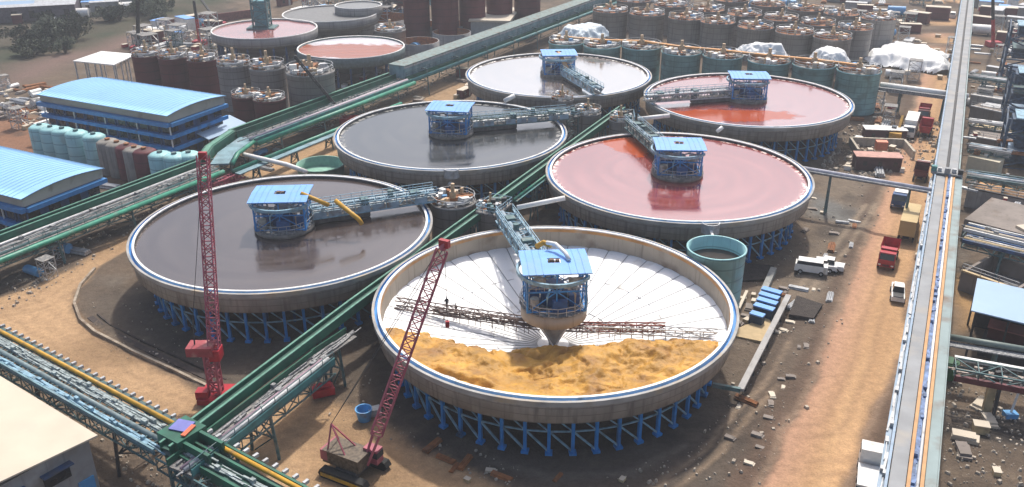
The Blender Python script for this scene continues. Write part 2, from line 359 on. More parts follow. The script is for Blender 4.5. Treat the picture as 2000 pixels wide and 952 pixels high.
make_ground()

# ------------------------------------------------------------------ the six thickener tanks
def pond_mat(name, c, fres=1.45, rough=.1, c2=None, centre=None, froth=(.30, .27, .24), patch=None, pc=(.40, .07, .015)):
    """slurry: stirred rings round the rake, a froth line along the wall, an optional matt patch (x, y, length, width)"""
    m = bpy.data.materials.new(name); m.use_nodes = True; n = m.node_tree; L = n.links; b = n.nodes['Principled BSDF']
    b.inputs['IOR'].default_value = fres
    g = n.nodes.new('ShaderNodeNewGeometry'); cx_, cy_ = centre or (0, 0)
    def M(op, *a):
        k = n.nodes.new('ShaderNodeMath'); k.operation = op
        for i, v in enumerate(a):
            if isinstance(v, (int, float)): k.inputs[i].default_value = v
            else: L.new(v, k.inputs[i])
        return k.outputs[0]
    def noise(vec, sc, det=4):
        t = n.nodes.new('ShaderNodeTexNoise'); t.inputs['Scale'].default_value = sc; t.inputs['Detail'].default_value = det; L.new(vec, t.inputs['Vector']); return t.outputs['Fac']
    def mr(f, a_, b_, c_=0.0, d_=1.0):
        r = n.nodes.new('ShaderNodeMapRange'); [r.inputs[i].__setattr__('default_value', v) for i, v in ((1, a_), (2, b_), (3, c_), (4, d_))]; L.new(f, r.inputs[0]); return r.outputs[0]
    def mix(f, A, B):
        k = n.nodes.new('ShaderNodeMix'); k.data_type = 'RGBA'; L.new(f, k.inputs[0])
        for s_, v in ((6, A), (7, B)):
            if isinstance(v, tuple): k.inputs[s_].default_value = (*v, 1)
            else: L.new(v, k.inputs[s_])
        return k.outputs[2]
    sp_ = n.nodes.new('ShaderNodeSeparateXYZ'); L.new(g.outputs['Position'], sp_.inputs[0])
    x = M('SUBTRACT', sp_.outputs[0], cx_); y = M('SUBTRACT', sp_.outputs[1], cy_)
    rad = M('SQRT', M('ADD', M('MULTIPLY', x, x), M('MULTIPLY', y, y))); th = M('ARCTAN2', y, x)
    cb = n.nodes.new('ShaderNodeCombineXYZ'); L.new(M('ADD', M('MULTIPLY', rad, .55), M('MULTIPLY', th, .5)), cb.inputs[0]); L.new(M('MULTIPLY', th, .9), cb.inputs[1])
    sw = noise(cb.outputs[0], 1.0, 5)
    o = mix(noise(g.outputs['Position'], .09), c, c2 or tuple(v*1.25 for v in c)); o = mix(mr(sw, .35, .72), o, tuple(v*1.35+.01 for v in c))
    rg = mr(sw, .35, .75, rough*.75, rough*1.9)
    if centre:
        fr = M('MULTIPLY', mr(rad, 20.1, 21.2), mr(noise(g.outputs['Position'], 1.3), .45, .62)); o = mix(fr, o, froth); rg = M('ADD', rg, M('MULTIPLY', fr, .5))
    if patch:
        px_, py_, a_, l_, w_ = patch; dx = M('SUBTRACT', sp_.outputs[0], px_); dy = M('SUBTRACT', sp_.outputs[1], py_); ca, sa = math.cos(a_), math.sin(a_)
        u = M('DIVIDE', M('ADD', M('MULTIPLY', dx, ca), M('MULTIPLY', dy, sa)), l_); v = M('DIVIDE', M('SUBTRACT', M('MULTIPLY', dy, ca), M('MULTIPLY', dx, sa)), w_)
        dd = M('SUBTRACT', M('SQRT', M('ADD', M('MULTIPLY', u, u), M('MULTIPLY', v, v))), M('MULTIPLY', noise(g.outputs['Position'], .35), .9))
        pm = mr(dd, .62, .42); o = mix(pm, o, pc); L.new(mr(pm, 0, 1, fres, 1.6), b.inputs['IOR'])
    L.new(o, b.inputs['Base Color']); L.new(rg, b.inputs['Roughness'])
    bp = n.nodes.new('ShaderNodeBump'); bp.inputs['Distance'].default_value = .03; bp.inputs['Strength'].default_value = .25; L.new(noise(g.outputs['Position'], .9, 3), bp.inputs['Height']); L.new(bp.outputs[0], b.inputs['Normal'])
    MATS[name] = m; return m
RIM = 8.5
def cone_z(r): return 1.5+(5.75-1.5)*r/21.2
def thickener(name, c, RR, label, liquid=None, posts=48, ztop=RIM, detail=True, wallm=conc, skirt=blue):
    t = empty(name, (c[0], c[1], 0), 0, label, 'tank', 'round thickener tanks on blue posts')
    d = RR-22.1; q = 96
    MB().lathe([(21.35+d, ztop-.05), (21.35+d, ztop-2.9), (21.75+d, ztop-3.0), (21.9+d, ztop-.95), (22.08+d, ztop-.85), (22.1+d, ztop-.6)][1:], n=q).build('tank_wall', wallm, t, True)
    MB().lathe([(22.1+d, ztop-.62), (22.3+d, ztop-.6), (22.34+d, ztop-.02), (22.32+d, ztop), (22.0+d, ztop)], n=q).build('outer_lip', mat('lip_grey', (.36, .35, .33), .7, var=.3, scale=.4, dirt=.3, dirtc=(.42, .33, .22)), t)
    MB().lathe([(22.0+d, ztop), (22.0+d, ztop-.42), (21.64+d, ztop-.44)], n=q).build('launder', skirt, t)
    MB().lathe([(21.64+d, ztop-.44), (21.62+d, ztop+.1), (21.3+d, ztop+.1), (21.3+d, ztop-.06)], n=q).build('weir_lip', white, t)
    inner = beige if liquid is None else dark
    MB().lathe([(21.3+d, ztop-.06), (21.24+d, ztop-.5)], n=q).build('inner_band', orange if liquid is None else dark, t, True)
    MB().lathe([(21.24+d, ztop-.5), (21.2+d, ztop-2.7)], n=q).build('inner_wall', inner, t, True)
    MB().lathe([(21.75+d, ztop-3.0), (3.2, ztop-7.4), (.01, ztop-7.4)], n=q).build('tank_floor', concd, t, True)
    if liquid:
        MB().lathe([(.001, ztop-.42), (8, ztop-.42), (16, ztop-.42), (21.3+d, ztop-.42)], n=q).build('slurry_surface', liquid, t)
    rp = 19.6+d; ringz = ztop-5.6
    post = None; zt = ztop-3.35
    for i in range(posts):
        a = 2*math.pi*(i+.5)/posts
        if post is None: post = o = MB().box((0, 0, zt/2), (.36, .36, zt)).box((0, 0, .15), (.8, .8, .3)).build('support_post', blue, t)
        else: o = post.copy(); col.objects.link(o); o.parent = t
        o.location = (rp*math.cos(a), rp*math.sin(a), 0); o.rotation_euler = (0, 0, a)
    if detail:
        br = MB()
        P = lambda i, z, r=rp: (r*math.cos(2*math.pi*(i+.5)/posts), r*math.sin(2*math.pi*(i+.5)/posts), z)
        for i in range(posts):
            br.bar(P(i, ringz), P(i+1, ringz), .16)
            if i % 2 or True:
                br.bar(P(i+1, ringz-.1), P(i, .3), .14) if False else br.bar(P(i, ringz), P(i+1, .3), .2)
                br.bar(P(i, zt), P(i+1, ringz), .14)
        br.build('bracing', lblue, t)
        for rr, nn in ((14, 24), (8.5, 12)):
            b2 = MB(); 
            for i in range(nn):
                a = 2*math.pi*i/nn; zz = ztop-3.2-(21.75-rr)*.235; b2.box((rr*math.cos(a), rr*math.sin(a), zz/2), (.4, .4, zz), a)
                b2.bar((rr*math.cos(a), rr*math.sin(a), zz*.5), (rr*math.cos(a+2*math.pi/nn), rr*math.sin(a+2*math.pi/nn), zz*.5), .14)
            b2.build('inner_posts_ring', blued, t)
        MB().cyl((0, 0, 0), 2.2, ztop-7.2, 20).build('underflow_chamber', concd, t)
    return t
pp6 = G(1400, 226, 8.1); pp4 = G(1222, 282, 8.1); tc_ = [t_[0] for t_ in TANKS]  # patch centres: bridge and cab reflections painted red into the slurry colour
WATERS = [None, pond_mat('dark_pond', (.055, .040, .035), 2.05, .13, centre=tc_[1], froth=(.2, .15, .12)), pond_mat('slate_pond', (.034, .036, .037), 2.3, .13, centre=tc_[2], froth=(.22, .22, .2)),
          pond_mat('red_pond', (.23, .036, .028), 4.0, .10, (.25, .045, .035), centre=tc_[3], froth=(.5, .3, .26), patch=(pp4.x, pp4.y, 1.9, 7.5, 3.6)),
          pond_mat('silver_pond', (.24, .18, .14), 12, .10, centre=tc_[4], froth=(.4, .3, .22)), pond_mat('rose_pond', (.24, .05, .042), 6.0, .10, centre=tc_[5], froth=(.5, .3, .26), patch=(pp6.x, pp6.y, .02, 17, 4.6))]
LAB = ['empty white lined tank holding ochre mud at the front of the plant', 'round tank of dark brown grey liquid beside the curved dirt track', 'round tank of slate grey liquid behind the dark brown one',
       'round tank of pinkish red liquid with blue outer trough, next to the cyan open drum', 'farthest of the six big tanks, full of silvery pale liquid', 'pale pink round tank with a red painted reflection below its bridge, near the teal tanks']
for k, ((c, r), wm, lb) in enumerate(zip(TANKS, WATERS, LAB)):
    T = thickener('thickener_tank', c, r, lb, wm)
    if k == 0: T1 = T
# --- white liner, mud and rake inside the empty tank
def liner_mat():
    m = bpy.data.materials.new('white_liner'); m.use_nodes = True; n = m.node_tree; L = n.links; b = n.nodes['Principled BSDF']
    b.inputs['Roughness'].default_value = .45
    tc = n.nodes.new('ShaderNodeTexCoord'); g = n.nodes.new('ShaderNodeTexNoise'); g.inputs['Scale'].default_value = .35; g.inputs['Detail'].default_value = 5; L.new(tc.outputs['Object'], g.inputs['Vector'])
    r = n.nodes.new('ShaderNodeMapRange'); r.inputs[1].default_value = .55; r.inputs[2].default_value = .75; L.new(g.outputs['Fac'], r.inputs[0])
    k = n.nodes.new('ShaderNodeMix'); k.data_type = 'RGBA'; L.new(r.outputs[0], k.inputs[0]); k.inputs[6].default_value = (.86, .86, .86, 1); k.inputs[7].default_value = (.60, .56, .50, 1)
    L.new(k.outputs[2], b.inputs['Base Color']); return m
ml_ = liner_mat(); MATS['white_liner'] = ml_
prof = []
N = 44
lv = MB(); vs_, fs_ = [], []
NR = 14
for i in range(N*8):
    a = 2*math.pi*i/(N*8); ph = (i % 8)/8
    for j in range(NR+1):
        r = .3+(21.2-.3)*j/NR
        z = cone_z(r)+.16*(1-(2*ph-1)**2)**.5*(r/21)+.02      # each liner panel sags between its seams
        vs_.append((r*math.cos(a), r*math.sin(a), z))
for i in range(N*8):
    i2 = (i+1) % (N*8)
    for j in range(NR): fs_.append((i*(NR+1)+j, i*(NR+1)+j+1, i2*(NR+1)+j+1, i2*(NR+1)+j))
lv.poly(vs_, fs_).build('white_liner', ml_, T1, True)
sm = MB()
for i in range(N):
    a = 2*math.pi*i/N; p = lambda r: (r*math.cos(a), r*math.sin(a), cone_z(r)+.05)
    sm.bar(p(2), p(21.1), .11, .05)
for r in (7.5, 14):
    for i in range(88):
        a = 2*math.pi*i/88; a2 = 2*math.pi*(i+1)/88
        if (i*7) % 11 < 6: sm.bar((r*math.cos(a), r*math.sin(a), cone_z(r)+.12), (r*math.cos(a2), r*math.sin(a2), cone_z(r)+.12), .06)
sm.build('liner_seams', mat('seam_grey', (.30, .30, .30), .7), T1)
# ochre mud
cx1, cy1 = TANKS[0][0]
bpts = [G(px, py, 3.6) for px, py in ((770, 665), (850, 676), (960, 684), (1040, 682), (1110, 668), (1230, 668), (1320, 682), (1400, 700))]
bx = [p.x-cx1 for p in bpts]; by = [p.y-cy1 for p in bpts]
gx = np.arange(-21.6, 21.6, .16); MX, MY = np.meshgrid(gx, gx, indexing='ij'); rr = np.hypot(MX, MY)
bound = np.interp(MX, bx, by)+(fbm(MX, MY*.3, 3.5, 201)-.5)*3.4+(fbm(MX, MY, .9, 202)-.5)*1.2
dep = bound-MY
h = np.clip(dep*.5, -1, 1.0)*.75
rid = 1-np.abs(2*fbm(MX+3*fbm(MX, MY, 4, 211), MY, 3.2, 205)-1)
h += np.where(dep > 0, (fbm(MX, MY, 5, 203)-.42)*2.4+(fbm(MX, MY, 1.6, 207)-.5)*.8+(fbm(MX, MY, .55, 208)-.5)*.18-np.clip(rid-.86, 0, 1)*5.5*np.clip(fbm(MX, MY, 7, 215)*2-.5, 0, 1), 0)
h += 1.2*np.exp(-((MX-.2)/4.5)**2-((MY+7)/3.5)**2)+1.3*np.exp(-((MX-8)/6)**2-((MY+7.5)/3)**2)+.8*np.exp(-((MX+8)/3.5)**2-((MY+9)/2.5)**2)
h -= 2.0*np.exp(-((MX+11.5)/2.6)**2-((MY+13.2-(MX+11.5)*-.55)/.55)**2)+1.5*np.exp(-((MX+8.6)/1.3)**2-((MY+15.6)/.6)**2)
mz = cone_z(rr)+.1+h
keep = (rr < 21.25) & (h > -.5)
idx = -np.ones(MX.shape, int); idx[keep] = np.arange(keep.sum())
vv = np.stack([MX[keep], MY[keep], mz[keep]], -1)
q = np.stack([idx[:-1, :-1], idx[1:, :-1], idx[1:, 1:], idx[:-1, 1:]], -1).reshape(-1, 4); q = q[(q >= 0).all(1)]
mudm = mat('ochre_mud', (.48, .25, .04), .6, var=.35, scale=.4, dirt=.4, dirtc=(.27, .13, .03), bump=.2, bscale=1.6, spec=.4)
mo = MB().poly(vv.tolist(), q.tolist()).build('mud', mudm, None, True); mo.location = (cx1, cy1, 0)
tag(mo, 'lumpy wet ochre mud lying in the white lined tank', 'mud', None, 'stuff')
# rake
rk = empty('rake_mechanism', (cx1, cy1, 0), 0, 'rake with lattice arms turning under the drive house in the empty white tank', 'rake')
MB().lathe([(.01, 2.2), (.5, 2.2), (2.1, 5.2), (2.1, 6.0)], n=28).build('centre_cone', greyp, rk, True)
MB().tube([(0, 0, 1.3), (0, 0, 6.2)], .55, 14).build('centre_column', concd, rk)
def arm(px, py, z, w, hh, m, name='rake_arm', z0=4.6, c=.12):
    p = G(px, py, z); p = Vector((p.x-cx1, p.y-cy1, z)); d = p.copy(); d.z = 0; d.normalize(); s = d*1.6; s.z = z0
    b = MB().truss(s, p, w, hh, 1.7, c, .07)
    n = 9
    for i in range(1, n): a = s.lerp(p, i/n); b.bar(a, (a.x, a.y, max(cone_z(a.xy.length)+.15, a.z-1.6)), .08)
    return b.build(name, m, rk)
arm(772, 592, 6.3, .9, 1.1, mat('arm_brown', (.14, .10, .09), .7)); arm(1402, 652, 6.0, .9, .8, greyl)
arm(1300, 640, 5.8, .7, .9, mat('arm_rust', (.22, .05, .03), .7)); arm(845, 606, 5.5, .5, .6, mat('arm_brown', (.1, .1, .1)))
cb = MB()
for px, py in ((1060, 690), (1100, 690)): cb.bar((1.6*(1 if px > 1080 else -1), -1.5, 5.2), (0, -2.6, 2.9), .14)
cb.build('stay_rods', white, rk)

# ------------------------------------------------------------------ drive houses on bridges
def drive_house(c, rz, label, clean=False, roofm=skyb, s=1.0):
    t = empty('drive_house', (c[0], c[1], 0), rz, label, 'drive house', 'blue roofed drive houses over the tanks')
    z = RIM
    if clean:
        MB().lathe([(.01, z-2.3), (3.9, z-2.3), (4.1, z-2.2), (4.15, z-.6), (.01, z-.6)], n=40).build('feed_drum', beige, t, True)
        z0 = z-.6
    else:
        MB().lathe([(.01, z-.8), (3.9, z-.8), (4.35, z-.3), (4.4, z+.15), (4.0, z+.2), (.01, z+.2)], n=40).build('feed_drum', mat('drum_grey', (.20, .18, .16), .85, var=.4, scale=1, streak=.4), t, True)
        z0 = z+.2
    MB().lathe([(.01, z0), (4.3, z0), (4.3, z0+.18), (.01, z0+.18)], n=16).build('platform', deck, t)
    rl = MB(); pr = [(4.25*math.cos(2*math.pi*k/12), 4.25*math.sin(2*math.pi*k/12), z0+.15) for k in range(13)]; rl.rail(pr, 1.1, 1.1, .07).build('railing', greyl, t)
    pz = z0+.2
    m = MB().cyl((0, 0, pz), 1.7, 1.9, 24).cyl((0, 0, pz+1.9), 1.2, .7, 24)
    m.build('rake_drive', blued, t)
    for c_, s_ in (((-2.4, .6, pz+.9), (1.2, 1.4, 1.8)), ((2.3, -1.1, pz+.75), (1.3, 1.0, 1.5)), ((.4, -2.6, pz+.7), (1.8, .9, 1.4))): MB().box(c_, s_).build('control_cabinet', mat('cab_blue', (.03, .10, .26), .5, var=.3), t)
    for mm_ in (MB().cyl((-2.6, -2.0, pz), .55, 1.5, 12), MB().cyl((2.6, 1.8, pz), .6, 1.7, 12), MB().tube([(-1, 2.6, pz+.4), (1.4, 2.8, pz+.4)], .45, 10)): mm_.build('hydraulic_tank', mat('tank_cream', (.45, .42, .36), .6, var=.3, dirt=.3), t)
    zr = 13.45; w_, d_ = 3.55, 2.75
    cp = [(-w_, -d_), (w_, -d_), (w_, d_), (-w_, d_)]
    for k, (x, y) in enumerate(cp): MB().bar((x, y, pz), (x, y, zr-.2), .24).build('corner_post', blue, t)
    fr = MB(); zm = (pz+zr)/2
    for k in range(4):
        a, b = cp[k], cp[(k+1) % 4]
        fr.bar((*a, zr-.25), (*b, zr-.25), .28); fr.bar((*a, zm), (*b, zm), .16); fr.bar((*a, pz), (*b, pz), .2)
        mx, my = (a[0]+b[0])/2, (a[1]+b[1])/2; fr.bar((mx, my, pz), (mx, my, zr-.2), .16)
        for u, v in (((*a, pz), (mx, my, zm)), ((*b, pz), (mx, my, zm)), ((*a, zr-.3), (mx, my, zm)), ((*b, zr-.3), (mx, my, zm))): fr.bar(u, v, .11)
    fr.build('frame', blue, t)
    for k, (a_, r_) in enumerate(((20, 3.5), (75, 3.3), (140, 3.6), (200, 3.4), (250, 3.6), (310, 3.5))):
        x, y = r_*math.cos(R(a_)), r_*math.sin(R(a_)); MB().tube([(x, y, pz), (x, y, pz+2.3), (x*.6, y*.6, pz+2.7), (x*.25, y*.25, pz+2.5)], .14, 8).build('hose', (greyl, lblue, beige)[k % 3], t)
    for sx in (-1, 1):
        MB().box((sx*2.2, -d_-.02 if False else -2.78, zr-1.3), (1.7, .06, 1.1)).build('guard_panel', mat('guard_grey', (.30, .36, .40), .6, var=.4, scale=2, dirt=.4), t)
    MB().rail([(-3.5, -2.7, zm), (3.5, -2.7, zm), (3.5, 2.7, zm), (-3.5, 2.7, zm), (-3.5, -2.7, zm)], .9, 1.0, .06).build('upper_railing', greyl, t)
    # ring walkway just under the roof
    MB().lathe([(4.4, zr-1.2), (4.7, zr-1.2), (4.7, zr-.75), (4.4, zr-.75)], n=28, closed=True, a0=R(120), a1=R(330)).build('ring_beam', lblue, t)
    # roof sheet with a hatch left open
    ov = 4.15; oy = 3.45; hx0, hx1, hy0, hy1 = -.9, .7, -.7, .55; th = .12
    rf = MB(); zf = lambda y: zr+.28-.07*abs(y)
    for xa, xb, ya, yb in ((-ov, hx0, -oy, oy), (hx1, ov, -oy, oy), (hx0, hx1, -oy, hy0), (hx0, hx1, hy1, oy)):
        ysp = [ya]+([0] if ya < 0 < yb else [])+[yb]
        for y1, y2 in zip(ysp[:-1], ysp[1:]):
            rf.poly([(x, y, zf(y)-e) for e in (0, th) for x, y in ((xa, y1), (xb, y1), (xb, y2), (xa, y2))], [(0, 1, 2, 3), (7, 6, 5, 4), (0, 4, 5, 1), (1, 5, 6, 2), (2, 6, 7, 3), (3, 7, 4, 0)])
    rf.build('roof', roofm, t)
    sr = MB()
    for x_ in (-3.4, -2.55, -1.7, 1.55, 2.4, 3.25):
        for y1, y2 in ((-oy, 0), (0, oy)): sr.bar((x_, y1, zf(y1)+.02), (x_, y2, zf(y2)+.02), .07, .05)
    sr.build('roof_seams', mat('seam_blue', (.14, .32, .68), .6, var=.2), t)
    MB().box((-.1, 0, zr-.3), (1.5, 1.1, .3)).box((-.35, .1, zr+.05), (.5, .6, .6)).cyl((.3, -.2, zr-.1), .25, .5, 10).build('hoist', mat('hoist_grime', (.16, .10, .07), .8, var=.6, scale=5), t)
    return t
def bridge(c, ang, length, label, w_=2.2, m=lblue, z=RIM+.7, start=3.6):
    t = empty('access_bridge', (c[0], c[1], 0), ang, label, 'footbridge', 'lattice bridges from the tank centres to their rims')
    a = (start, 0, z+.75); b = (length, 0, z+.75)
    MB().truss(a, b, w_, 1.5, 1.6, .2, .11).build('truss', m, t)
    MB().box(((start+length)/2, 0, z+.12), (length-start, w_-.35, .1)).build('walkway', deck, t)
    for s in (-1, 1): MB().rail([(start, s*(w_/2-.05), z+1.5), (length, s*(w_/2-.05), z+1.5)], .9, 1.6, .07).build('railing', mat('rail_blue', (.33, .50, .60), .5, var=.2), t)
    MB().tube([(start, .35, z+1.2), (length, .35, z+1.2)], .38, 12).build('feed_pipe', mat('pipe_blue_grey', (.27, .36, .42), .5, var=.3, scale=1, dirt=.35), t)
    MB().tube([(start, -.55, z+1.0), (length, -.55, z+1.0)], .18, 8).build('water_pipe', greyl, t)
    n = int((length-start)/2.2)
    for i in range(n):
        if (i*5+3) % 4 != 1: MB().box((start+1.1+i*2.2, -w_/2-.04, z+.55), (1.9, .06, .9)).build('side_panel', mat('side_panel_blue', (.28, .38, .46), .6, var=.3, scale=.8, dirt=.3), t)
    for mm_ in (MB().box((length*.52, -.2, z+1.3), (1.1, 1.6, 1.2)), MB().cyl((length*.7, .2, z+1.5), .45, .9, 12), MB().box((length*.86, 0, z+1.4), (1.4, 1.3, .9))): mm_.build('pump_box', teals, t)
    # underslung feed trough
    MB().box(((start+length*.55)/2, 0, z-.55), (length*.55-start, 1.3, .9)).build('feed_trough', mat('trough_dark', (.11, .10, .095), .8, var=.5, scale=1.5), t)
    return t
hub = G(890, 385, 10)
TG = [(985, 420), (872, 376), (1112, 222), (1232, 240), (1176, 182), (1280, 190)]
HL = ['drive house with a four posted open frame above the empty white tank', 'drive house over the dark brown pond with a long hatch in its roof', 'drive house over the slate grey pond', 'drive house over the pinkish red pond beside the cyan drum', 'drive house with an orange pipe over the silvery farthest pond', 'drive house over the pale pink pond near the teal tanks']
BL = ['short light blue lattice bridge coming down to the empty white tank', 'long light blue lattice bridge over the dark brown pond', 'teal and blue lattice bridge over the slate grey pond', 'grey green lattice bridge reaching the red pond from behind', 'sloping blue lattice bridge over the silvery farthest pond', 'grey pipe laden bridge over the pale pink pond']
BANG = []
for k, ((c, r), tg) in enumerate(zip(TANKS, TG)):
    p = G(*tg, RIM+1.5); d = Vector((p.x-c[0], p.y-c[1])); an = math.atan2(d.y, d.x)
    rz = [R(4), R(3), R(-9), R(-3), R(3), R(-5)][k]
    drive_house(c, rz, HL[k], clean=(k == 0))
    bridge(c, an, r+1.6, BL[k], start=4.0, w_=2.6 if k in (0, 3) else 2.2, m=(lblue, lblue, teals, teals, lblue, greyl)[k])
    BANG.append(an)
def chute(pts, r, m, label, cat='pipe', name='pipe', n=10, group=None):
    o = MB().tube([Vector(p) for p in pts], r, n).build(name, m, None, True); return tag(o, label, cat, group)
chute([RY(588, 378, 119), RY(642, 401, 118)], .32, yellow, 'yellow slanting pipe beside the roof over the dark brown pond')
chute([RY(655, 392, 118), RY(700, 428, 116), RY(707, 438, 116)], .34, yellow, 'second yellow pipe, bent down into the dark brown pond')
chute([RY(1090, 104, 210), RY(1100, 118, 208), RY(1112, 146, 206)], .5, orange, 'broad orange pipe dropping from the farthest blue roof')
chute([G(1068, 474, 14.4), G(1085, 477, 14.5), G(1104, 494, 14.3), G(1112, 508, 13.9)], .26, white, 'white bent pipe lying on the roof over the empty white tank')
chute([G(1048, 482, 13.2), G(1062, 474, 13.9), G(1076, 480, 13.8)], .35, yellow, 'short yellow hose behind the roof over the empty white tank')
chute([RY(1010, 406, 119), RY(1104, 387, 119)], .36, white, 'long white pipe joining the pipe hub to the red pond tank')
chute([RY(1246, 233, 164), RY(1308, 226, 164)], .4, white, 'white pipe between the rear pipe hub and the pale pink tank')
chute([G(1400, 258, 9), G(1411, 249, 9.8)], .4, white, 'stubby white overflow pipe on the rim between the two pink tanks')
chute([G(985, 198, 9), G(1005, 187, 10)], .5, white, 'short white spout at the rim of the silvery tank')
chute([RY(880, 362, 143), RY(880, 340, 145)], .5, white, 'stout white discharge pipe under the slate grey tank')
chute([RY(1388, 447, 119), RY(1392, 462, 117.3), RY(1392, 500, 117)], .22, white, 'thin white fall pipe dropping into the cyan open drum')
chute([RY(475, 302, 165), RY(560, 322, 160), RY(598, 336, 155)], .45, white, 'bent white pipe leading to the light green basin')
def notch(px, py, c, label):      # overflow box on a rim
    p = G(px, py, 8.3); a = math.atan2(p.y-c[1], p.x-c[0]); t = empty('overflow_box', (p.x, p.y, 0), a, label, 'overflow box', 'overflow boxes on the tank rims')
    MB().lathe([(1.2, 7.2), (1.35, 7.2), (1.35, 8.75), (1.2, 8.75)], n=14, closed=True, a0=-R(90), a1=R(90)).build('box_wall', greyl, t)
    MB().lathe([(.01, 7.25), (1.2, 7.25)], n=14, a0=-R(90), a1=R(90)).build('box_floor', concd, t)
notch(1388, 440, TANKS[3][0], 'half round overflow box on the red tank above the cyan drum'); notch(882, 334, TANKS[2][0], 'half round overflow box on the slate grey tank')

# ------------------------------------------------------------------ open and agitated tanks
def open_drum(px, py, z, r, label, m, liquid, h=None, taper=.97):
    p = G(px, py, z); t = empty('open_drum', (p.x, p.y, 0), 0, label, 'drum tank'); h = z
    MB().lathe([(r*taper, 0), (r, h), (r+.12, h), (r+.12, h-.15), (r+.12, h+.06), (r-.14, h+.06), (r-.2, h-3.2)], n=48).build('shell', m, t, True)
    MB().lathe([(.01, h-1.9), (r-.18, h-1.9)], n=48).build('liquid', liquid, t); return t
open_drum(1400, 484, 9.3, 3.95, 'cyan open topped drum of dark water beside the empty white tank', cyan, pond_mat('drum_water', (.04, .03, .025), 1.4, .1))
open_drum(626, 320, 2.2, 4.6, 'low light green open basin by the slate grey tank', mat('basin_green', (.22, .42, .33), .6, var=.15), mat('basin_water', (.24, .46, .36), .5))
motor = mat('motor_buff', (.50, .36, .22), .6, var=.4)
def agitated(r, h, m, name='leach_tank', top=deck, orangeish=rust, label=None, group=None, nb=3):
    t = empty(name, (0, 0, 0), 0, label, 'tank', group)
    MB().lathe([(r*.99, 0), (r, h), (r+.12, h+.02), (r+.12, h+.35), (r, h+.35)], n=36).build('shell', m, t, True)
    MB().lathe([(.01, h+.1), (r, h+.1)], n=36).build('cover', top, t)
    rl = MB(); rl.rail([((r-.1)*math.cos(2*math.pi*k/14), (r-.1)*math.sin(2*math.pi*k/14), h+.35) for k in range(15)], 1.1, 3, .09).build('railing', greyl, t)
    MB().box((0, 0, h+.6), (2*r-.5, 1.1, .55)).box((0, 1.4, h+.6), (2*r-1.5, .3, .5)).build('bridge_beam', orangeish, t)
    MB().cyl((0, 0, h+.9), .75, 1.0, 14).cyl((0, 0, h+1.9), .42, 1.3, 12).build('agitator_motor', mat('motor_buff', (.50, .36, .22), .6, var=.4), t)
    for c_, s_ in (((r*.45, -.8*r*.5, h+.7), (1.6, 1.2, .9)), ((-r*.5, .4*r, h+.6), (1.2, 1.8, .7)), ((-r*.3, -r*.55, h+.5), (1.8, .8, .5))): MB().box(c_, s_).build('service_box', white, t)
    rq = random.Random(int(r*10+h))
    for q_ in range(9):
        a_ = rq.uniform(0, 6.28); d_ = rq.uniform(.35, .9)*r; MB().box((d_*math.cos(a_), d_*math.sin(a_), h+.9), (rq.uniform(.6, 1.8), rq.uniform(.5, 1.1), rq.uniform(.6, 1.6)), a_).build('valve_box', (orange, white, greyl, blueb, motor, white, cream, rust, motor)[q_], t)
    MB().tube([(-r*.8, -r*.35, h+.7), (r*.2, -r*.75, h+.7), (r*.75, -r*.4, h+.9)], .25, 8).build('pipe', greyl, t)
    return t
MATS['lip_grey'] = MATS['lip_grey']
tealp = agitated(5.1, 9.5, teal, group='teal leach tanks in a curved row', label='x')
TL = [(1106, 82), (1176, 88), (1253, 90), (1331, 101), (1412, 108), (1502, 118), (1590, 126), (1678, 137)]
ws = [34, 36, 38, 38, 38, 40, 40, 41]
for i, (px, py) in enumerate(TL):
    p = G(px, py, 9.8); dist = 1.0
    rr_ = (G(px+ws[i], py, 9.8)-G(px-ws[i], py, 9.8)).length/2
    lb = ['teal agitated tank at the end of its row by the sloping green gallery', 'second teal agitated tank, behind the silvery pond', 'third teal agitated tank, just behind the silvery pond rim', 'fourth teal agitated tank, between the silvery and pink ponds', 'fifth teal agitated tank, behind the pale pink pond', 'sixth teal agitated tank, behind the blue roof on the pink pond', 'seventh teal agitated tank, second from the end near the haul road', 'last teal agitated tank of its row, nearest the haul road'][i]
    if i == 0: o = tealp; o.location = (p.x, p.y, 0); o['label'] = lb; o.rotation_euler.z = .3
    else: o = copy_tree(tealp, (p.x, p.y, 0), .3+i*.4, lb)
    o.scale = (rr_/5.1, rr_/5.1, 1)
for (a, b), (c, d) in zip(list(zip(TL, ws))[:-1], list(zip(TL, ws))[1:]):
    p, q = G(a[0], a[1]-9, 10.8), G(c[0], c[1]-9, 10.8); o = MB().bar(p, q, 1.1, .5).build('launder_channel', orange); tag(o, 'orange rusted launder linking two teal tanks along their rear edge', 'launder', 'orange launders along the teal tanks')
greyt = agitated(5.5, 9, concd, top=rust, label='x', group='grey tanks behind the teal row')
GL = [(1192, 20, 34), (1264, 26, 34), (1340, 34, 34), (1402, 42, 33), (1476, 52, 34), (1552, 62, 36), (1626, 72, 36), (1580, 92, 0)][:7]
GLB = ['grey tank by the top of the long green gallery', 'second grey tank from the green gallery', 'third grey tank, under the white tarpaulin edge', 'fourth grey tank, in the middle of the rear row', 'fifth grey tank, with a crowded rusty top', 'sixth grey tank of the rear row', 'last grey tank of the rear row, towards the haul road']
for i, (px, py, hw) in enumerate(GL):
    p = G(px, py, 9.3); rr_ = (G(px+hw, py, 9.3)-G(px-hw, py, 9.3)).length/2
    if i == 0: o = greyt; o.location = (p.x, p.y, 0); o['label'] = GLB[0]
    else: o = copy_tree(greyt, (p.x, p.y, 0), i*.5+.2, GLB[i])
    o.scale = (rr_/5.5, rr_/5.5, 1)
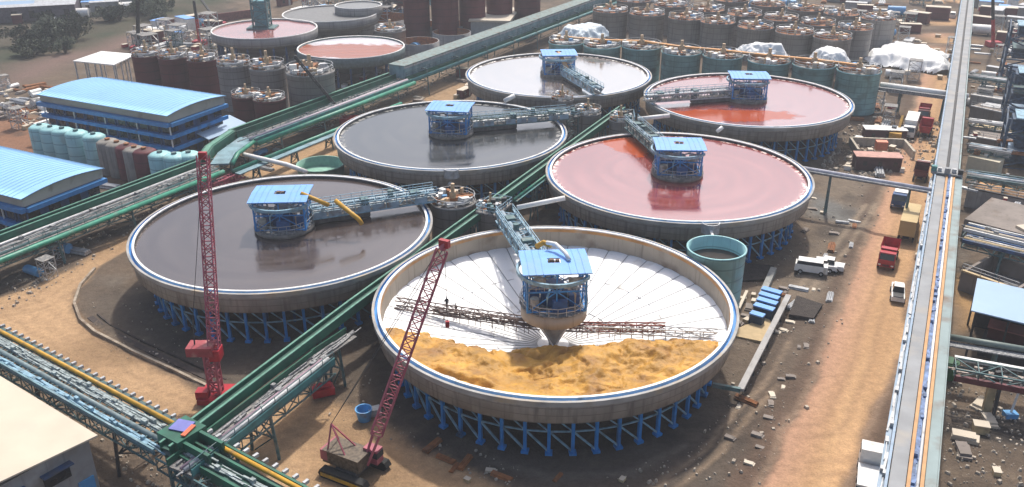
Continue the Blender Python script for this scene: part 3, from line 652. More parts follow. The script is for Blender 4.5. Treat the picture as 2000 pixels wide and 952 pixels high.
for row, (dx, dy, nn) in enumerate(((46, -20, 7), (92, -39, 7))):
    for i in range(nn):
        px, py = 1192+dx+i*72, 20+dy+i*9
        if py < -8: continue
        p = G(px, py, 9.3); rr_ = (G(px+33, py, 9.3)-G(px-33, py, 9.3)).length/2
        o = copy_tree(greyt, (p.x, p.y, 0), i*.7+row, 'rusty topped grey tank in the %s row behind the teal tanks' % ('third', 'fourth')[row], 'grey tanks in the %s row' % ('third', 'fourth')[row]); o.scale = (rr_/5.5, rr_/5.5, 1)
# maroon and grey tanks beyond the blue office block; heights from their base line
mart = agitated(5, 8, maroon, label='x', group='maroon and grey process tanks behind the blue block')
grt2 = agitated(5, 8, concd, label='x', group='maroon and grey process tanks behind the blue block')
used = set()
def put(proto, px, py, hw, htop, lb, rz=0.0):
    p = G(px, py, htop); rr_ = (G(px+hw, py, htop)-G(px-hw, py, htop)).length/2
    if id(proto) not in used: used.add(id(proto)); o = proto; o.location = (p.x, p.y, 0); o['label'] = lb; o.rotation_euler.z = rz
    else: o = copy_tree(proto, (p.x, p.y, 0), rz, lb)
    o.scale = (rr_/5, rr_/5, htop/8.0); return o
put(mart, 286, 110, 27, 10, 'maroon tank nearest the white tent roof', .3); put(mart, 338, 114, 28, 10, 'middle one of three maroon tanks behind the long blue roof', .8)
put(mart, 396, 118, 30, 10, 'maroon tank next to the first grey one', 1.3); put(grt2, 457, 128, 32, 10.5, 'first grey tank after the three maroon ones', .2)
put(grt2, 522, 134, 34, 10.5, 'second grey tank after the maroon ones, under the black crane line', .9); put(grt2, 606, 142, 46, 10.5, 'widest grey tank, beside the green gallery', 1.5)
put(mart, 481, 188, 28, 7, 'low maroon tank in front of the grey tanks', .5); put(mart, 526, 194, 31, 7, 'low maroon tank closest to the green gallery', 1.1)
put(grt2, 885, 396, 44, 8.0, 'squat grey mixing tank between the four front ponds', .4); put(grt2, 958, 412, 28, 7.6, 'small grey mixing tank by the green gallery end', .9)
put(grt2, 1148, 222, 26, 8.0, 'small grey mixing tank behind the slate grey pond', .2); put(grt2, 1098, 196, 22, 8.4, 'small grey tank wedged below the silvery pond', .2); put(grt2, 1212, 236, 22, 8.0, 'small grey mixing tank between the two pink ponds', .2)
put(grt2, 742+20, 60, 30, 8, 'grey tank far off beside the red open basins', .6)
# dark red tanks at the top edge
for i, (px, py, hw, lb) in enumerate(((812, 2, 26, 'tall maroon silo behind the far lattice tower'), (868, 2, 27, 'tall maroon silo, second along from the lattice tower'), (922, -2, 26, 'tall maroon silo behind the cream roofed hut'), (975, -8, 26, 'tall maroon silo above the cream roofed hut'), (1030, -12, 26, 'maroon silo closest to the top of the green gallery'))):
    put(mart, px, py-12, hw, 15, lb, i*.7)
# small cyan tanks in a row in front of the blue block
cyt = empty('small_tank', (0, 0, 0), 0, 'x', 'tank', 'small upright tanks below the blue block')
MB().lathe([(2.2, 0), (2.2, 6.2), (1.6, 6.6), (.01, 6.75)], n=24).build('shell', cyan, cyt, True)
MB().cyl((0, 0, 6.7), .5, .35, 10).build('manhole', teals, cyt)
cyg = empty('small_tank', (0, 0, 0), 0, 'x', 'tank', 'small upright tanks below the blue block')
MB().lathe([(2.2, 0), (2.2, 6.2), (1.6, 6.6), (.01, 6.75)], n=24).build('shell', mat('faded_shell', (.26, .24, .21), .7, var=.3, streak=.6, scale=.5), cyg, True)
MB().cyl((0, 0, 6.7), .5, .35, 10).build('manhole', rust, cyg)
cym = empty('small_tank', (0, 0, 0), 0, 'x', 'tank', 'small upright tanks below the blue block')
MB().lathe([(2.2, 0), (2.2, 6.2), (1.6, 6.6), (.01, 6.75)], n=24).build('shell', maroon, cym, True)
MB().cyl((0, 0, 6.7), .5, .35, 10).build('manhole', rust, cym)
SM = [(77, 246, 0), (98, 250, 0), (121, 253, 0), (148, 258, 0), (182, 264, 0), (210, 275, 1), (228, 280, 1), (247, 285, 2), (262, 290, 1), (281, 293, 2), (312, 300, 0), (340, 303, 0), (368, 300, 0)]
used2 = set(); cnt = 0
ords = ['first', 'second', 'third', 'fourth', 'fifth', 'sixth', 'seventh', 'eighth', 'ninth', 'tenth', 'eleventh', 'twelfth', 'last']
for i, (px, py, k) in enumerate(SM):
    pr = (cyt, cyg, cym)[k]; p = G(px, py, 6.5); lb = f"{ords[i]} small {('cyan', 'faded grey', 'maroon')[k]} upright tank in the row ending at the green gallery"
    if k not in used2: used2.add(k); o = pr; o.location = (p.x, p.y, 0); o['label'] = lb
    else: o = copy_tree(pr, (p.x, p.y, 0), 0, lb)
# distant round basins
def far_thick(px, py, hw, z, label, wm, wallm=concd, lip=white, posts=True):
    p = G(px, py, z); r = (G(px+hw, py, z)-G(px-hw, py, z)).length/2
    t = empty('far_thickener', (p.x, p.y, 0), 0, label, 'tank', 'distant round tanks')
    MB().lathe([(3, 1.2), (r*.97, z-2.6), (r, z-2.4), (r, z), (r-.4, z+.1), (r-.45, z-.5)], n=64).build('tank_wall', wallm, t, True)
    MB().lathe([(r-.4, z+.1), (r-.05, z+.14), (r+.02, z)], n=64).build('rim', lip, t)
    MB().lathe([(.01, z-.35), (r-.42, z-.35)], n=64).build('slurry_surface', wm, t)
    for i in range(24 if posts else 0):
        a = 2*math.pi*(i+.5)/24; MB().box((r*.9*math.cos(a), r*.9*math.sin(a), (z-2.6)/2), (.5, .5, z-2.6), a).build('support_post', blued, t)
    return t
FT = far_thick(517, 56, 101, 10, 'distant round tank of pale pink liquid below the black crane line', pond_mat('far_pink_pond', (.34, .12, .11), 7, .12))
far_thick(686, 92, 104, 8, 'distant round basin with white and red lining, near the green gallery', pond_mat('pale_lilac_pond', (.50, .48, .50), 1.8, .2, patch=(G(700, 98, 8).x, G(700, 98, 8).y, -.1, 26, 9), pc=(.34, .09, .04)), wallm=mat('grey_teal', (.13, .17, .17), .8, streak=.3))
far_thick(645, 26, 92, 10, 'distant grey basin partly hidden at the top edge', mat('grey_water', (.16, .16, .16), .5), posts=False)
far_thick(700, 10, 46, 12, 'distant grey drum with a white base ring', mat('grey_top', (.20, .21, .22), .6), posts=False)
pf = G(513, 52, 10); 
tw = empty('stair_tower', (pf.x, pf.y, 0), 0, 'teal lattice tower standing in the distant pale pink tank', 'tower')
MB().truss((0, 0, 8), (0, 0, 19), 4.2, 4.2, 2.2, .45, .25).build('frame', teals, tw); MB().box((0, 0, 14), (3.4, 3.4, 7)).build('cladding', mat('teal_clad', (.10, .26, .30), .6, var=.3), tw); MB().box((0, 0, 9), (8, 6, 2)).build('platform', teals, tw)
# low red basins
for px, py, hw, z, lb in ((605, 58, 34, 6, 'brown basin with a pale blue lining, far off'), (740, 34, 60, 5, 'wide dark red basin in front of the maroon silos'), (872, 46, 44, 5, 'dark red oval basin in front of the maroon silos'), (882, 62, 38, 5, 'grey walled basin with red lining by the cream hut'), (818, 80, 40, 5, 'grey walled basin with orange lining beside the green gallery')):
    p = G(px, py, z); r = (G(px+hw, py, z)-G(px-hw, py, z)).length/2
    t = empty('settling_basin', (p.x, p.y, 0), 0, lb, 'basin', 'low open basins far off')
    MB().lathe([(r, 0), (r, z), (r-.35, z)], n=40).build('outer_wall', concd, t, True); MB().lathe([(r-.35, z+.02), (r-.35, z-3), (.01, z-3)], n=40).build('lining', rust, t, True)

# ------------------------------------------------------------------ belt galleries and pipe racks
def strip(pts, off, z, w_, h_):
    """a straight box strip following the line at a sideways offset"""
    m = MB(); pts = [Vector(p) for p in pts]
    for a, b in zip(pts[:-1], pts[1:]):
        d = (b-a); d.z = 0; d.normalize(); s = Vector((d.y, -d.x, 0))
        m.bar(a+s*off+Vector((0, 0, z)), b+s*off+Vector((0, 0, z)), w_, h_)
    return m
def offpts(pts, off, z):
    out = []; pts = [Vector(p) for p in pts]
    for i, p in enumerate(pts):
        d = pts[min(i+1, len(pts)-1)]-pts[max(i-1, 0)]; d.z = 0; d.normalize(); out.append(p+Vector((d.y, -d.x, 0))*off+Vector((0, 0, z)))
    return out
def gallery(label, pts, items, cat='conveyor', name='conveyor_gallery', leg=None, legstep=14, legspan=(0, 5), legm=None, group=None):
    pts = [Vector(p) for p in pts]; t = empty(name, (0, 0, 0), 0, label, cat, group)
    for it in items:
        k, off, z, a, b, m, pn = it
        if k == 'box': strip(pts, off, z, a, b).build(pn, m, t)
        elif k == 'pipe': MB().tube(offpts(pts, off, z), a, 10).build(pn, m, t, True)
        elif k == 'rail': MB().rail(offpts(pts, off, z), a, b, .07).build(pn, m, t)
        elif k == 'truss':
            mm = MB(); q = offpts(pts, off, z)
            for u, v in zip(q[:-1], q[1:]): mm.truss(u, v, a, b, 2.2, .16, .1)
            mm.build(pn, m, t)
        elif k == 'rollers':
            q = offpts(pts, off, z); mm = MB()
            for u, v in zip(q[:-1], q[1:]):
                n = max(1, int((v-u).length/b)); d = (v-u).normalized(); s = Vector((d.y, -d.x, 0)).normalized()
                for i in range(n): c = u.lerp(v, (i+.5)/n); MB().bar(c-s*a/2, c+s*a/2, .3, .35).build(pn, m, t)
        elif k == 'plates':
            q = offpts(pts, off, z); mm = MB(); rr_ = random.Random(int(off*10+z*7))
            for u, v in zip(q[:-1], q[1:]):
                n = max(1, int((v-u).length/b*2.2)); d = (v-u).normalized(); s = Vector((d.y, -d.x, 0)).normalized()
                for i in range(n):
                    if rr_.random() < .85:
                        c = u.lerp(v, (i+rr_.random()*.6+.2)/n)+s*(rr_.random()-.5)*a*.7
                        big = rr_.random() < .14; L_ = rr_.uniform(.4, .9) if big else rr_.uniform(1.2, 4.5); W_ = rr_.uniform(.3, max(.35, a*.25)) if big else rr_.uniform(.08, .22); H_ = rr_.uniform(.25, .6) if big else rr_.uniform(.08, .22); mm.box((c.x, c.y, c.z+H_/2), (L_, W_, H_), math.atan2(d.y, d.x)+rr_.gauss(0, .03))
            o = mm.build(pn, m, t); o['kind'] = 'stuff'
    a, b = legspan; lm = legm or teals
    for p, q in zip(pts[:-1], pts[1:]):
        d = q-p; Ln = d.xy.length; dd = Vector((d.x, d.y, 0)).normalized(); s = Vector((dd.y, -dd.x, 0)); n = max(1, int(Ln/legstep))
        for i in range(n):
            c = p.lerp(q, (i+.5)/n); zt = c.z-.6; m = MB()
            e0, e1 = c+s*a, c+s*b
            for e, o_ in ((e0, -.5), (e1, .5)):
                m.bar((e.x, e.y, zt), (e.x+s.x*o_, e.y+s.y*o_, -.3), .28)
            m.bar((e0.x, e0.y, zt), (e1.x, e1.y, zt), .3); m.bar((e0.x, e0.y, zt*.5), (e1.x, e1.y, zt*.5), .16)
            m.bar((e0.x, e0.y, zt), (e1.x, e1.y, zt*.5), .14); m.bar((e1.x, e1.y, zt), (e0.x, e0.y, zt*.5), .14)
            m.bar((e0.x, e0.y, .2), (e1.x, e1.y, zt*.5), .14)
            m.build('trestle', lm, t)
    return t
def ln(z, *p): return [Vector((a, b, z)) for a, b in p]
cab = mat('cable_tray', (.30, .30, .30), .7, var=.65, scale=6, dirt=.45, dirtc=(.10, .11, .12))
greenw = mat('green_wall', (.018, .12, .075), .5, var=.3, scale=.6, dirt=.25, dirtc=(.03, .06, .05))
tealw = mat('teal_wall', (.06, .21, .21), .55, var=.3, scale=.7, dirt=.2)
bgp = mat('blue_grey_panel', (.17, .29, .33), .6, var=.35, scale=.5, dirt=.3, dirtc=(.30, .38, .42), streak=.4)
pinkp = mat('lilac_pipe', (.48, .42, .46), .5, var=.15)
edge1 = mat('edge_green', (.10, .26, .19), .6, var=.3)
e1 = Vector((-58.8, 157.1, 0)); dA = Vector((19.3, 33.7, 0)).normalized(); sA = e1-dA*95
gallery('long green belt gallery between the blue roofed blocks and the dark brown pond', ln(5, (sA.x, sA.y), (e1.x, e1.y)),
        [('box', .1, -.1, .16, 1.9, greenw, 'side_wall'), ('box', 1.5, -.1, .16, 1.9, greenw, 'side_wall'), ('box', .8, .35, 1.0, .12, mat('belt', (.05, .09, .07), .8), 'belt'), ('box', .1, .9, .3, .12, edge1, 'coping'), ('box', 1.5, .9, .3, .12, edge1, 'coping'),
         ('box', 4.0, -.5, 3.6, .15, deck, 'walkway'), ('plates', 4.0, -.4, 3.4, .8, cab, 'cables'), ('plates', 3.6, -.4, 3.0, 1.1, deck, 'cable_bundles'), ('pipe', 2.3, -.2, .25, 0, greyl, 'pipe'), ('pipe', 5.2, -.3, .2, 0, teals, 'pipe'), ('pipe', 6.7, -.6, .42, 0, greenl, 'green_main'), ('rail', 5.9, -.4, 1.1, 2.4, teals, 'railing'), ('truss', 4.0, -1.3, 4.6, 1.0, teals, 'truss')], legspan=(.5, 6.6), legstep=12)
e2 = Vector((-57.6, 173.6, 0)); e3 = Vector((-31, 221, 0)); e4 = Vector((27.8, 325.8, 0)); e5 = e4+(e4-e3)*.35
itB = [('box', .2, -.1, .2, 2.2, greenw, 'side_wall'), ('box', 2.2, -.1, .2, 2.2, greenw, 'side_wall'), ('box', 1.2, .3, 1.6, .12, mat('belt', (.05, .09, .07)), 'belt'), ('box', .2, 1.05, .5, .12, edge1, 'coping'),
       ('box', 4.0, -.5, 2.6, .15, deck, 'walkway'), ('plates', 4.0, -.4, 2.6, .9, cab, 'cables'), ('pipe', 5.7, -.1, .35, 0, pinkp, 'lilac_main'), ('box', 6.9, -.5, .25, 1.4, tealw, 'lower_wall'), ('pipe', 7.9, -.6, .5, 0, greenl, 'green_main'), ('truss', 4.2, -1.4, 5.0, 1.2, teals, 'truss'), ('rail', 5.2, -.2, 1.1, 2.4, teals, 'railing')]
gallery('green belt gallery with a lilac pipe running behind the slate grey pond', ln(5.2, (e2.x, e2.y), (e3.x, e3.y)), itB, legspan=(.5, 7.5), legstep=13)
gallery('far end of the green gallery, clad in blue grey panels, climbing to the top edge', ln(7, (e3.x, e3.y), (e4.x, e4.y), (e5.x, e5.y)),
        [('box', 2.6, -.3, 4.6, 3.0, bgp, 'cladding'), ('box', 2.6, 1.35, 5.0, .3, mat('dusty_roof', (.20, .26, .25), .8, var=.3, dirt=.3), 'roof'), ('box', 5.3, -2.1, .5, 1.6, greenw, 'lower_wall'), ('box', 5.0, 1.0, .3, .4, greyl, 'gutter'), ('pipe', 6.6, -2.2, .5, 0, tealw, 'teal_main'), ('rail', 5.4, -1.2, 1.1, 2.6, teals, 'railing')], legspan=(.6, 6.5), legstep=15)
b0 = Vector((-54.8, 163.5, 0))
gallery('short kinked link where the green gallery jogs beside the cyan tanks', [Vector((e1.x, e1.y, 5)), Vector((e1.x-.6, e1.y+7, 5)), Vector((e2.x, e2.y, 5.2))], [('box', .8, .0, 1.8, 1.9, greenw, 'housing'), ('box', .8, 1.0, 1.0, .12, edge1, 'coping'), ('box', 4, -.5, 3.4, .3, bgp, 'side_deck'), ('pipe', 6.4, -.4, .4, 0, greenl, 'green_main')], legspan=(.4, 5), legstep=9)
gallery('thin green pipe line beside the tan track towards the slate grey pond', [Vector((-52.5, 157.2, 3.2)), Vector((-26, 203.5, 3.2))], [('pipe', 0, 0, .4, 0, greenl, 'green_main'), ('box', 1.2, -.3, 1.4, .2, bgp, 'tray')], legspan=(0, 1.2), legstep=9, name='pipe_line', cat='pipeline')
# C2 between the two tank columns
m0 = Vector((-14.25, 108.0, 0)); dm_ = Vector((.4484, .8938, 0)); P2 = lambda s, z: m0+dm_*s+Vector((0, 0, z))
gallery('dark green twin trough conveyor running between the front ponds', [P2(-43, 6.6), P2(-12, 7.3), P2(62, 7.5), P2(84, 7.5)],
        [('box', -.62, 0, .14, 1.2, greenw, 'side_wall'), ('box', .62, 0, .14, 1.2, greenw, 'side_wall'), ('box', 0, .05, 1.1, .12, mat('belt2', (.03, .10, .075), .6), 'belt'), ('box', -.62, .62, .26, .1, edge1, 'coping'), ('box', .62, .62, .26, .1, edge1, 'coping'), ('box', 0, -.5, 1.1, .3, teals, 'underframe')], legspan=(-.5, .5), legstep=11)
gallery('broad grey cable walkway alongside the dark green conveyor in front', [P2(-44, 6.0), P2(-22, 6.0)],
        [('box', 2.6, -.3, 3.2, .16, deck, 'walkway'), ('plates', 2.4, -.15, 2.6, .8, cab, 'cables'), ('box', 1.2, .1, .2, .9, greenw, 'kick_wall'), ('box', 4.3, .05, .16, .8, tealw, 'side_wall'), ('pipe', 3.4, .1, .22, 0, greyl, 'pipe'), ('pipe', 2.9, .1, .16, 0, mat('mauve_pipe', (.28, .2, .24)), 'pipe'), ('rail', 4.2, 0, 1.2, 2, teals, 'railing'), ('truss', 2.8, -1.1, 3.0, 1.2, teals, 'truss')], name='cable_walkway', cat='walkway', legspan=(1.4, 4.2), legstep=13)
gallery('narrowing end of the grey cable walkway at the rim of the white tank', [P2(-22, 6.0), P2(-15.5, 5.6)], [('box', 1.9, -.3, 1.6, .16, deck, 'walkway'), ('plates', 1.9, -.15, 1.5, .6, cab, 'cables'), ('box', 1.0, .1, .2, .9, greenw, 'kick_wall')], name='cable_walkway', cat='walkway', legspan=(1.2, 2.4), legstep=9)
gallery('teal lined pipe shelf beside the green trough at the rear ponds', [P2(30, 6.4), P2(60, 6.4)], [('box', 1.4, -.1, .9, .15, tealw, 'shelf'), ('pipe', 1.3, .2, .25, 0, greenl, 'pipe')], name='pipe_shelf', cat='pipe rack', legspan=(1.1, 1.7), legstep=12)
# C3 lower left
q0, q1, q2 = Vector((-63.1, 95.2, 0)), Vector((-32.0, 74.0, 0)), Vector((-14, 61.7, 0)); q00 = q0+(q0-q1)*.5
gallery('teal pipe rack with a yellow main along its top and a row of pale brackets', ln(6, (q00.x, q00.y), (q1.x, q1.y)),
        [('rollers', .2, .1, .5, 1.35, greyl, 'bracket'), ('box', .55, -.1, .5, .3, mat('rack_dark_teal', (.07, .12, .12), .6, var=.3), 'side_beam'), ('pipe', 1.15, .25, .24, 0, yellow, 'yellow_main'), ('truss', 3.2, -.7, 3.8, 1.4, teals, 'truss'), ('box', 2.2, 0, 1.2, .15, mat('tray_mottled', (.16, .20, .20), .7, var=.6, scale=5), 'cable_tray'), ('plates', 2.3, .05, 1.4, .7, mat('cable_clutter', (.30, .35, .35), .6, var=.6, scale=3), 'cables'), ('pipe', 3.4, -.05, .3, 0, mat('pipe_slate', (.18, .24, .25), .5, var=.3), 'pipe'), ('pipe', 4.2, -.1, .24, 0, lblue, 'pipe'), ('box', 5.0, .1, .2, .7, bgp, 'side_panel'), ('plates', 4.4, 0, .9, 1.1, lblue, 'fittings')], name='pipe_rack', cat='pipe rack', legspan=(.6, 4.8), legstep=13, legm=dark)
gallery('dark green troughed end of the yellow piped rack at the bottom edge', ln(6, (q1.x, q1.y), (q2.x, q2.y), (q2.x+16, q2.y-11)),
        [('rollers', .0, .3, .6, 1.3, greyl, 'bracket'), ('pipe', 1.0, .35, .24, 0, yellow, 'yellow_main'), ('box', .5, 0, .25, .8, greenw, 'side_wall'), ('box', 2.0, 0, .25, 1.0, greenw, 'side_wall'), ('box', 3.9, -.4, .25, 1.2, greenw, 'side_wall'), ('box', 2.9, -.2, 1.6, .15, mat('belt2', (.1, .1, .1)), 'belt'), ('truss', 3, -1.3, 4, 1.4, teals, 'truss'), ('plates', 2.9, 0, 1.6, 1, mat('cable_clutter', (.1, .1, .1)), 'fittings')], name='pipe_rack', cat='pipe rack', legspan=(.6, 4.8), legstep=10, legm=teals)
tj = empty('transfer_house', (-32.6, 71.8, 0), math.atan2(-.56, .83), 'green transfer chute where the front conveyor meets the yellow piped rack', 'transfer chute')
MB().box((0, 0, 6.4), (3.2, 3.4, 2.0)).build('housing', greenw, tj); MB().box((3.2, .9, 6.6), (3.6, .35, 1.4)).build('side_plate', greenw, tj); MB().box((3.2, -1.0, 6.5), (4.2, .35, 1.3)).build('side_plate', greenw, tj)
MB().box((-.3, .3, 7.5), (1.9, 1.7, .12), .3).build('lilac_cover', mat('lilac_cover', (.16, .17, .45), .5, var=.1), tj); MB().box((.95, .1, 7.55), (.5, 1.8, .14), .3).build('orange_cover', mat('orange_cover', (.65, .14, .06), .5, var=.1), tj)
MB().truss((0, 0, 0), (0, 0, 5.6), 2.6, 2.6, 2, .28, .16).build('support_tower', teals, tj)
# node at the middle of the plant
pn_ = G(965, 398, 9)
nd = empty('pipe_junction', (pn_.x, pn_.y, 0), AU, 'cluttered grey pipe junction platform where the four front bridges meet', 'pipe junction')
MB().box((0, 0, 8.2), (5.5, 3.6, .3)).build('platform', deck, nd); MB().truss((0, 0, 0), (0, 0, 8), 3, 3, 2.2, .25, .14).build('support_tower', teals, nd)
MB().rail([(-2.7, -1.7, 8.3), (2.7, -1.7, 8.3), (2.7, 1.7, 8.3), (-2.7, 1.7, 8.3), (-2.7, -1.7, 8.3)], 1.1, 1.2, .07).build('railing', lblue, nd)
for i in range(9): MB().box((random.uniform(-2.2, 2.2), random.uniform(-1.3, 1.3), 8.9), (random.uniform(.5, 1.3), random.uniform(.4, 1), random.uniform(.7, 1.6)), random.random()).build('valve_box', random.choice([greyl, beige, teals, dark]), nd)
pn2 = G(1222, 225, 9); nd2 = copy_tree(nd, (pn2.x, pn2.y, 0), AU+.4, 'cluttered grey pipe junction platform between the two rear pink ponds')
pn3 = G(1128, 214, 9); copy_tree(nd, (pn3.x, pn3.y, 0), AU-.3, 'cluttered pipe junction platform with white fittings by the slate grey pond')
# C4 big elevated gallery by the haul road
c0 = Vector((35.3, 63.1, 0)); c1_ = Vector((73.5, 141, 0)); c2_ = Vector((149.6, 296.8, 0)); cs_ = c0-(c1_-c0).normalized()*25; ce_ = c2_+(c2_-c1_).normalized()*60
gpan = mat('gallery_grey', (.25, .26, .27), .6, var=.18, scale=.4, dirt=.2, dirtc=(.33, .30, .26))
gteal = mat('gallery_teal', (.24, .31, .31), .6, var=.15, scale=.4, dirt=.15)
gblue = mat('gallery_blue', (.25, .34, .44), .5, var=.2, scale=.8, dirt=.2, dirtc=(.4, .45, .5))
gor = mat('stripe_orange', (.50, .27, .11), .6, var=.15, scale=1)
gallery('near half of the long elevated grey gallery, with orange and white mains on top', ln(8, (cs_.x, cs_.y), (c1_.x, c1_.y)),
        [('box', -2.15, -.9, .5, .25, gblue, 'side_skirt'), ('box', -1.75, -.3, .25, 1.3, gblue, 'side_wall'), ('plates', -2.1, -.75, .4, 2.6, greyl, 'fixings'), ('box', -.85, 0, 1.35, .3, gpan, 'cover_plates'), ('box', .05, .1, .32, .35, gor, 'orange_main'), ('box', .45, -.1, .4, .2, gblue, 'cable_tray'), ('plates', .45, 0, .4, .8, mat('tray_bits', (.13, .2, .36), .6, var=.6), 'cables'), ('pipe', .8, .15, .15, 0, white, 'white_main'), ('box', 1.15, .1, .32, .35, gor, 'orange_main'), ('box', 1.85, -.05, .95, .3, gteal, 'cover_plates'), ('box', 2.4, -.3, .12, .9, gteal, 'side_wall'), ('truss', .2, -1.2, 3.8, 1.6, teals, 'truss')], name='pipe_gallery', cat='pipe gallery', legspan=(-1.6, 2.2), legstep=14, legm=gteal)
gallery('far half of the long elevated grey gallery, plain grey covers with a dark slot', ln(8, (c1_.x, c1_.y), (ce_.x, ce_.y)),
        [('box', -1.95, -.3, .3, 1.3, gblue, 'side_wall'), ('box', -1.0, 0, 1.5, .3, gpan, 'cover_plates'), ('box', .0, -.35, .4, .2, dark, 'slot'), ('box', .95, .05, 1.4, .4, gpan, 'cover_plates'), ('box', 1.85, -.2, .25, 1.0, gteal, 'side_wall'), ('truss', .0, -1.2, 3.4, 1.6, teals, 'truss')], name='pipe_gallery', cat='pipe gallery', legspan=(-1.6, 1.8), legstep=16, legm=gteal)
jb = empty('transfer_house', (c1_.x, c1_.y, 0), AU, 'small valve platform astride the grey gallery at its middle', 'valve platform')
MB().box((0, 0, 8.5), (1.6, 4.8, .25)).build('platform', gpan, jb)
for x, y, s_, m in ((0, -2, .8, dark), (.3, -1, .7, greyl), (-.3, 0, .9, gpan), (.2, 1.2, .6, greyl), (0, 2.1, .9, tealw)): MB().box((x, y, 8.6+s_/2), (s_, s_, s_)).build('valve_box', m, jb)
# pipe bridges over the haul road
gallery('lilac grey pipe bridge from the red pond across the haul road to the gallery', [Vector((49.5, 147.1, 7.5)), Vector((71.5, 134, 7.5))], [('pipe', 0, 0, .38, 0, mat('pipe_lilac_grey', (.42, .42, .47), .4), 'main_pipe'), ('box', .55, -.2, .25, .25, greyl, 'cable_tray'), ('box', 0, -.5, .6, .15, dark, 'girder')], name='pipe_bridge', cat='pipe bridge', legspan=(-.2, .2), legstep=12)
gallery('white pipe bridge crossing the haul road behind the teal tanks', [Vector((88, 208, 6)), Vector((104, 197.5, 6))], [('pipe', 0, .2, .7, 0, white, 'main_pipe'), ('box', 1.1, -.4, 1.2, .8, cab, 'tray'), ('box', -1.2, 0, .3, .6, blue, 'blue_strip')], name='pipe_bridge', cat='pipe bridge', legspan=(-.6, 1), legstep=9)

# ------------------------------------------------------------------ buildings
wd = mat('window_dark', (.02, .022, .026), .25, var=.4, scale=1.2, spec=.6)
fasc = mat('fascia_tan', (.42, .37, .30), .7, var=.12, scale=.4, dirt=.15)
def block_building(fr, br, length, H, label, storeys=3, name='office_block'):
    """fr, br: front and back corner of the end nearest the camera's right; the block runs the other way"""
    wv = (br-fr); wv.z = 0; W = wv.length; wd_ = wv.normalized(); lv = Vector((-wd_.y, wd_.x, 0)); an = math.atan2(-lv.y, -lv.x)
    t = empty(name, (fr.x, fr.y, 0), an, label, 'building')
    # local: x from -length to 0 along the block, y from 0 to W backwards
    MB().box((-length/2, W/2, (H-1.5)/2), (length-1.4, W-1.4, H-1.5)).build('core_wall', blued, t)
    MB().box((-length/2, W/2, H-.75), (length, W, 1.5)).build('fascia', fasc, t)
    rf = MB(); n = 8; ov = .4
    yy = [-ov+(W+2*ov)*i/n for i in range(n+1)]; zz = [H+.05+.75*(1-((2*i/n-1))**2) for i in range(n+1)]
    V = []; 
    for x in (-length-ov, ov):
        for y, z in zip(yy, zz): V.append((x, y, z))
    for x in (-length-ov, ov):
        for y, z in zip(yy, zz): V.append((x, y, z-.12 if 0 < yy.index(y) < n else z-.12))
    m_ = n+1; fs = [(i, i+1, m_+i+1, m_+i)[::-1] for i in range(n)]+[(2*m_+i, 2*m_+i+1, 3*m_+i+1, 3*m_+i) for i in range(n)]
    fs += [(0, m_, 3*m_, 2*m_), (n, 2*m_+n, 3*m_+n, m_+n)]
    rf.poly(V, fs).build('roof', mat('roof_sheet_blue', (.26, .50, .77), .65, var=.05, scale=.2), t, True)
    rb = MB()
    for i in range(int(length/1.1)):
        x = -length+.3+i*1.1
        for a_, b_ in zip(range(n), range(1, n+1)): rb.bar((x, yy[a_], zz[a_]+.03), (x, yy[b_], zz[b_]+.03), .06, .04)
    rb.build('roof_ribs', mat('roof_rib_blue', (.23, .46, .73), .6, var=.1), t)
    MB().poly([(0, 0, H)]+[(0, y, z-.13) for y, z in zip(yy[1:-1], zz[1:-1])]+[(0, W, H)], [tuple(range(n+1))]).build('gable_panel', fasc, t)
    bz = []
    for s_ in range(storeys):
        zb = H-1.5-.45-(H-2.2)/storeys*s_; bz.append(zb)
        pr = .9 if s_ == 0 else .45
        MB().box((-length/2, -pr/2+.3, zb), (length+pr, pr+.6, .75)).box((.35+pr/2-.3, W/2, zb), (pr, W, .75)).build('canopy_band', blue if s_ else mat('canopy_blue', (.05, .22, .50), .45, var=.15), t)
    k = 0
    for s_ in range(storeys):
        zb = bz[s_]-.4; hh = (H-2.2)/storeys-.75
        n = int(length/3)
        for i in range(n):
            x = -length+1.6+i*(length-3)/(n-1)
            MB().box((x, .62, zb-hh/2), (2.3, .12, hh*.8)).box((x, .56, zb-hh/2), (.08, .08, hh*.8)).build('window', wd, t); k += 1
        cs = MB()
        for i in range(n+1): MB().box((-length+.2+i*(length-.3)/n, .28, zb-hh/2), (.2, .2, hh)).build('column', white if i % 3 == 0 else blued, t)
        for i in range(4): MB().box((-.63, 1.8+i*(W-3.6)/3, zb-hh/2), (.1, 2.2, hh*.8)).build('window', wd, t)
    return t
block_building(G(326, 226, 10), G(437, 188, 10), 37, 10, 'long three storey block with a curved bright blue roof')
block_building(G(42, 388, 8.5), G(198, 330, 8.5), 34, 8.5, 'blue roofed block beside the nearest stretch of the green gallery', storeys=2)
bd = empty('porch', tuple(G(405, 288, 0))[:2]+(0,), AU, 'pale blue lean-to roof at the end of the long blue roofed block', 'lean-to')
MB().poly([(-3, -4, 3.2), (9, -4, 3.2), (9, 1.5, 4.6), (-3, 1.5, 4.6), (-3, -4, 3.05), (9, -4, 3.05), (9, 1.5, 4.45), (-3, 1.5, 4.45)], [(0, 1, 2, 3), (7, 6, 5, 4), (0, 4, 5, 1), (1, 5, 6, 2), (2, 6, 7, 3), (3, 7, 4, 0)]).build('roof', skyp, bd)
for x, y in ((-2.6, -3.6), (8.6, -3.6), (-2.6, 1.2), (8.6, 1.2)): MB().bar((x, y, 0), (x, y, 3.2), .2).build('post', greyl, bd)
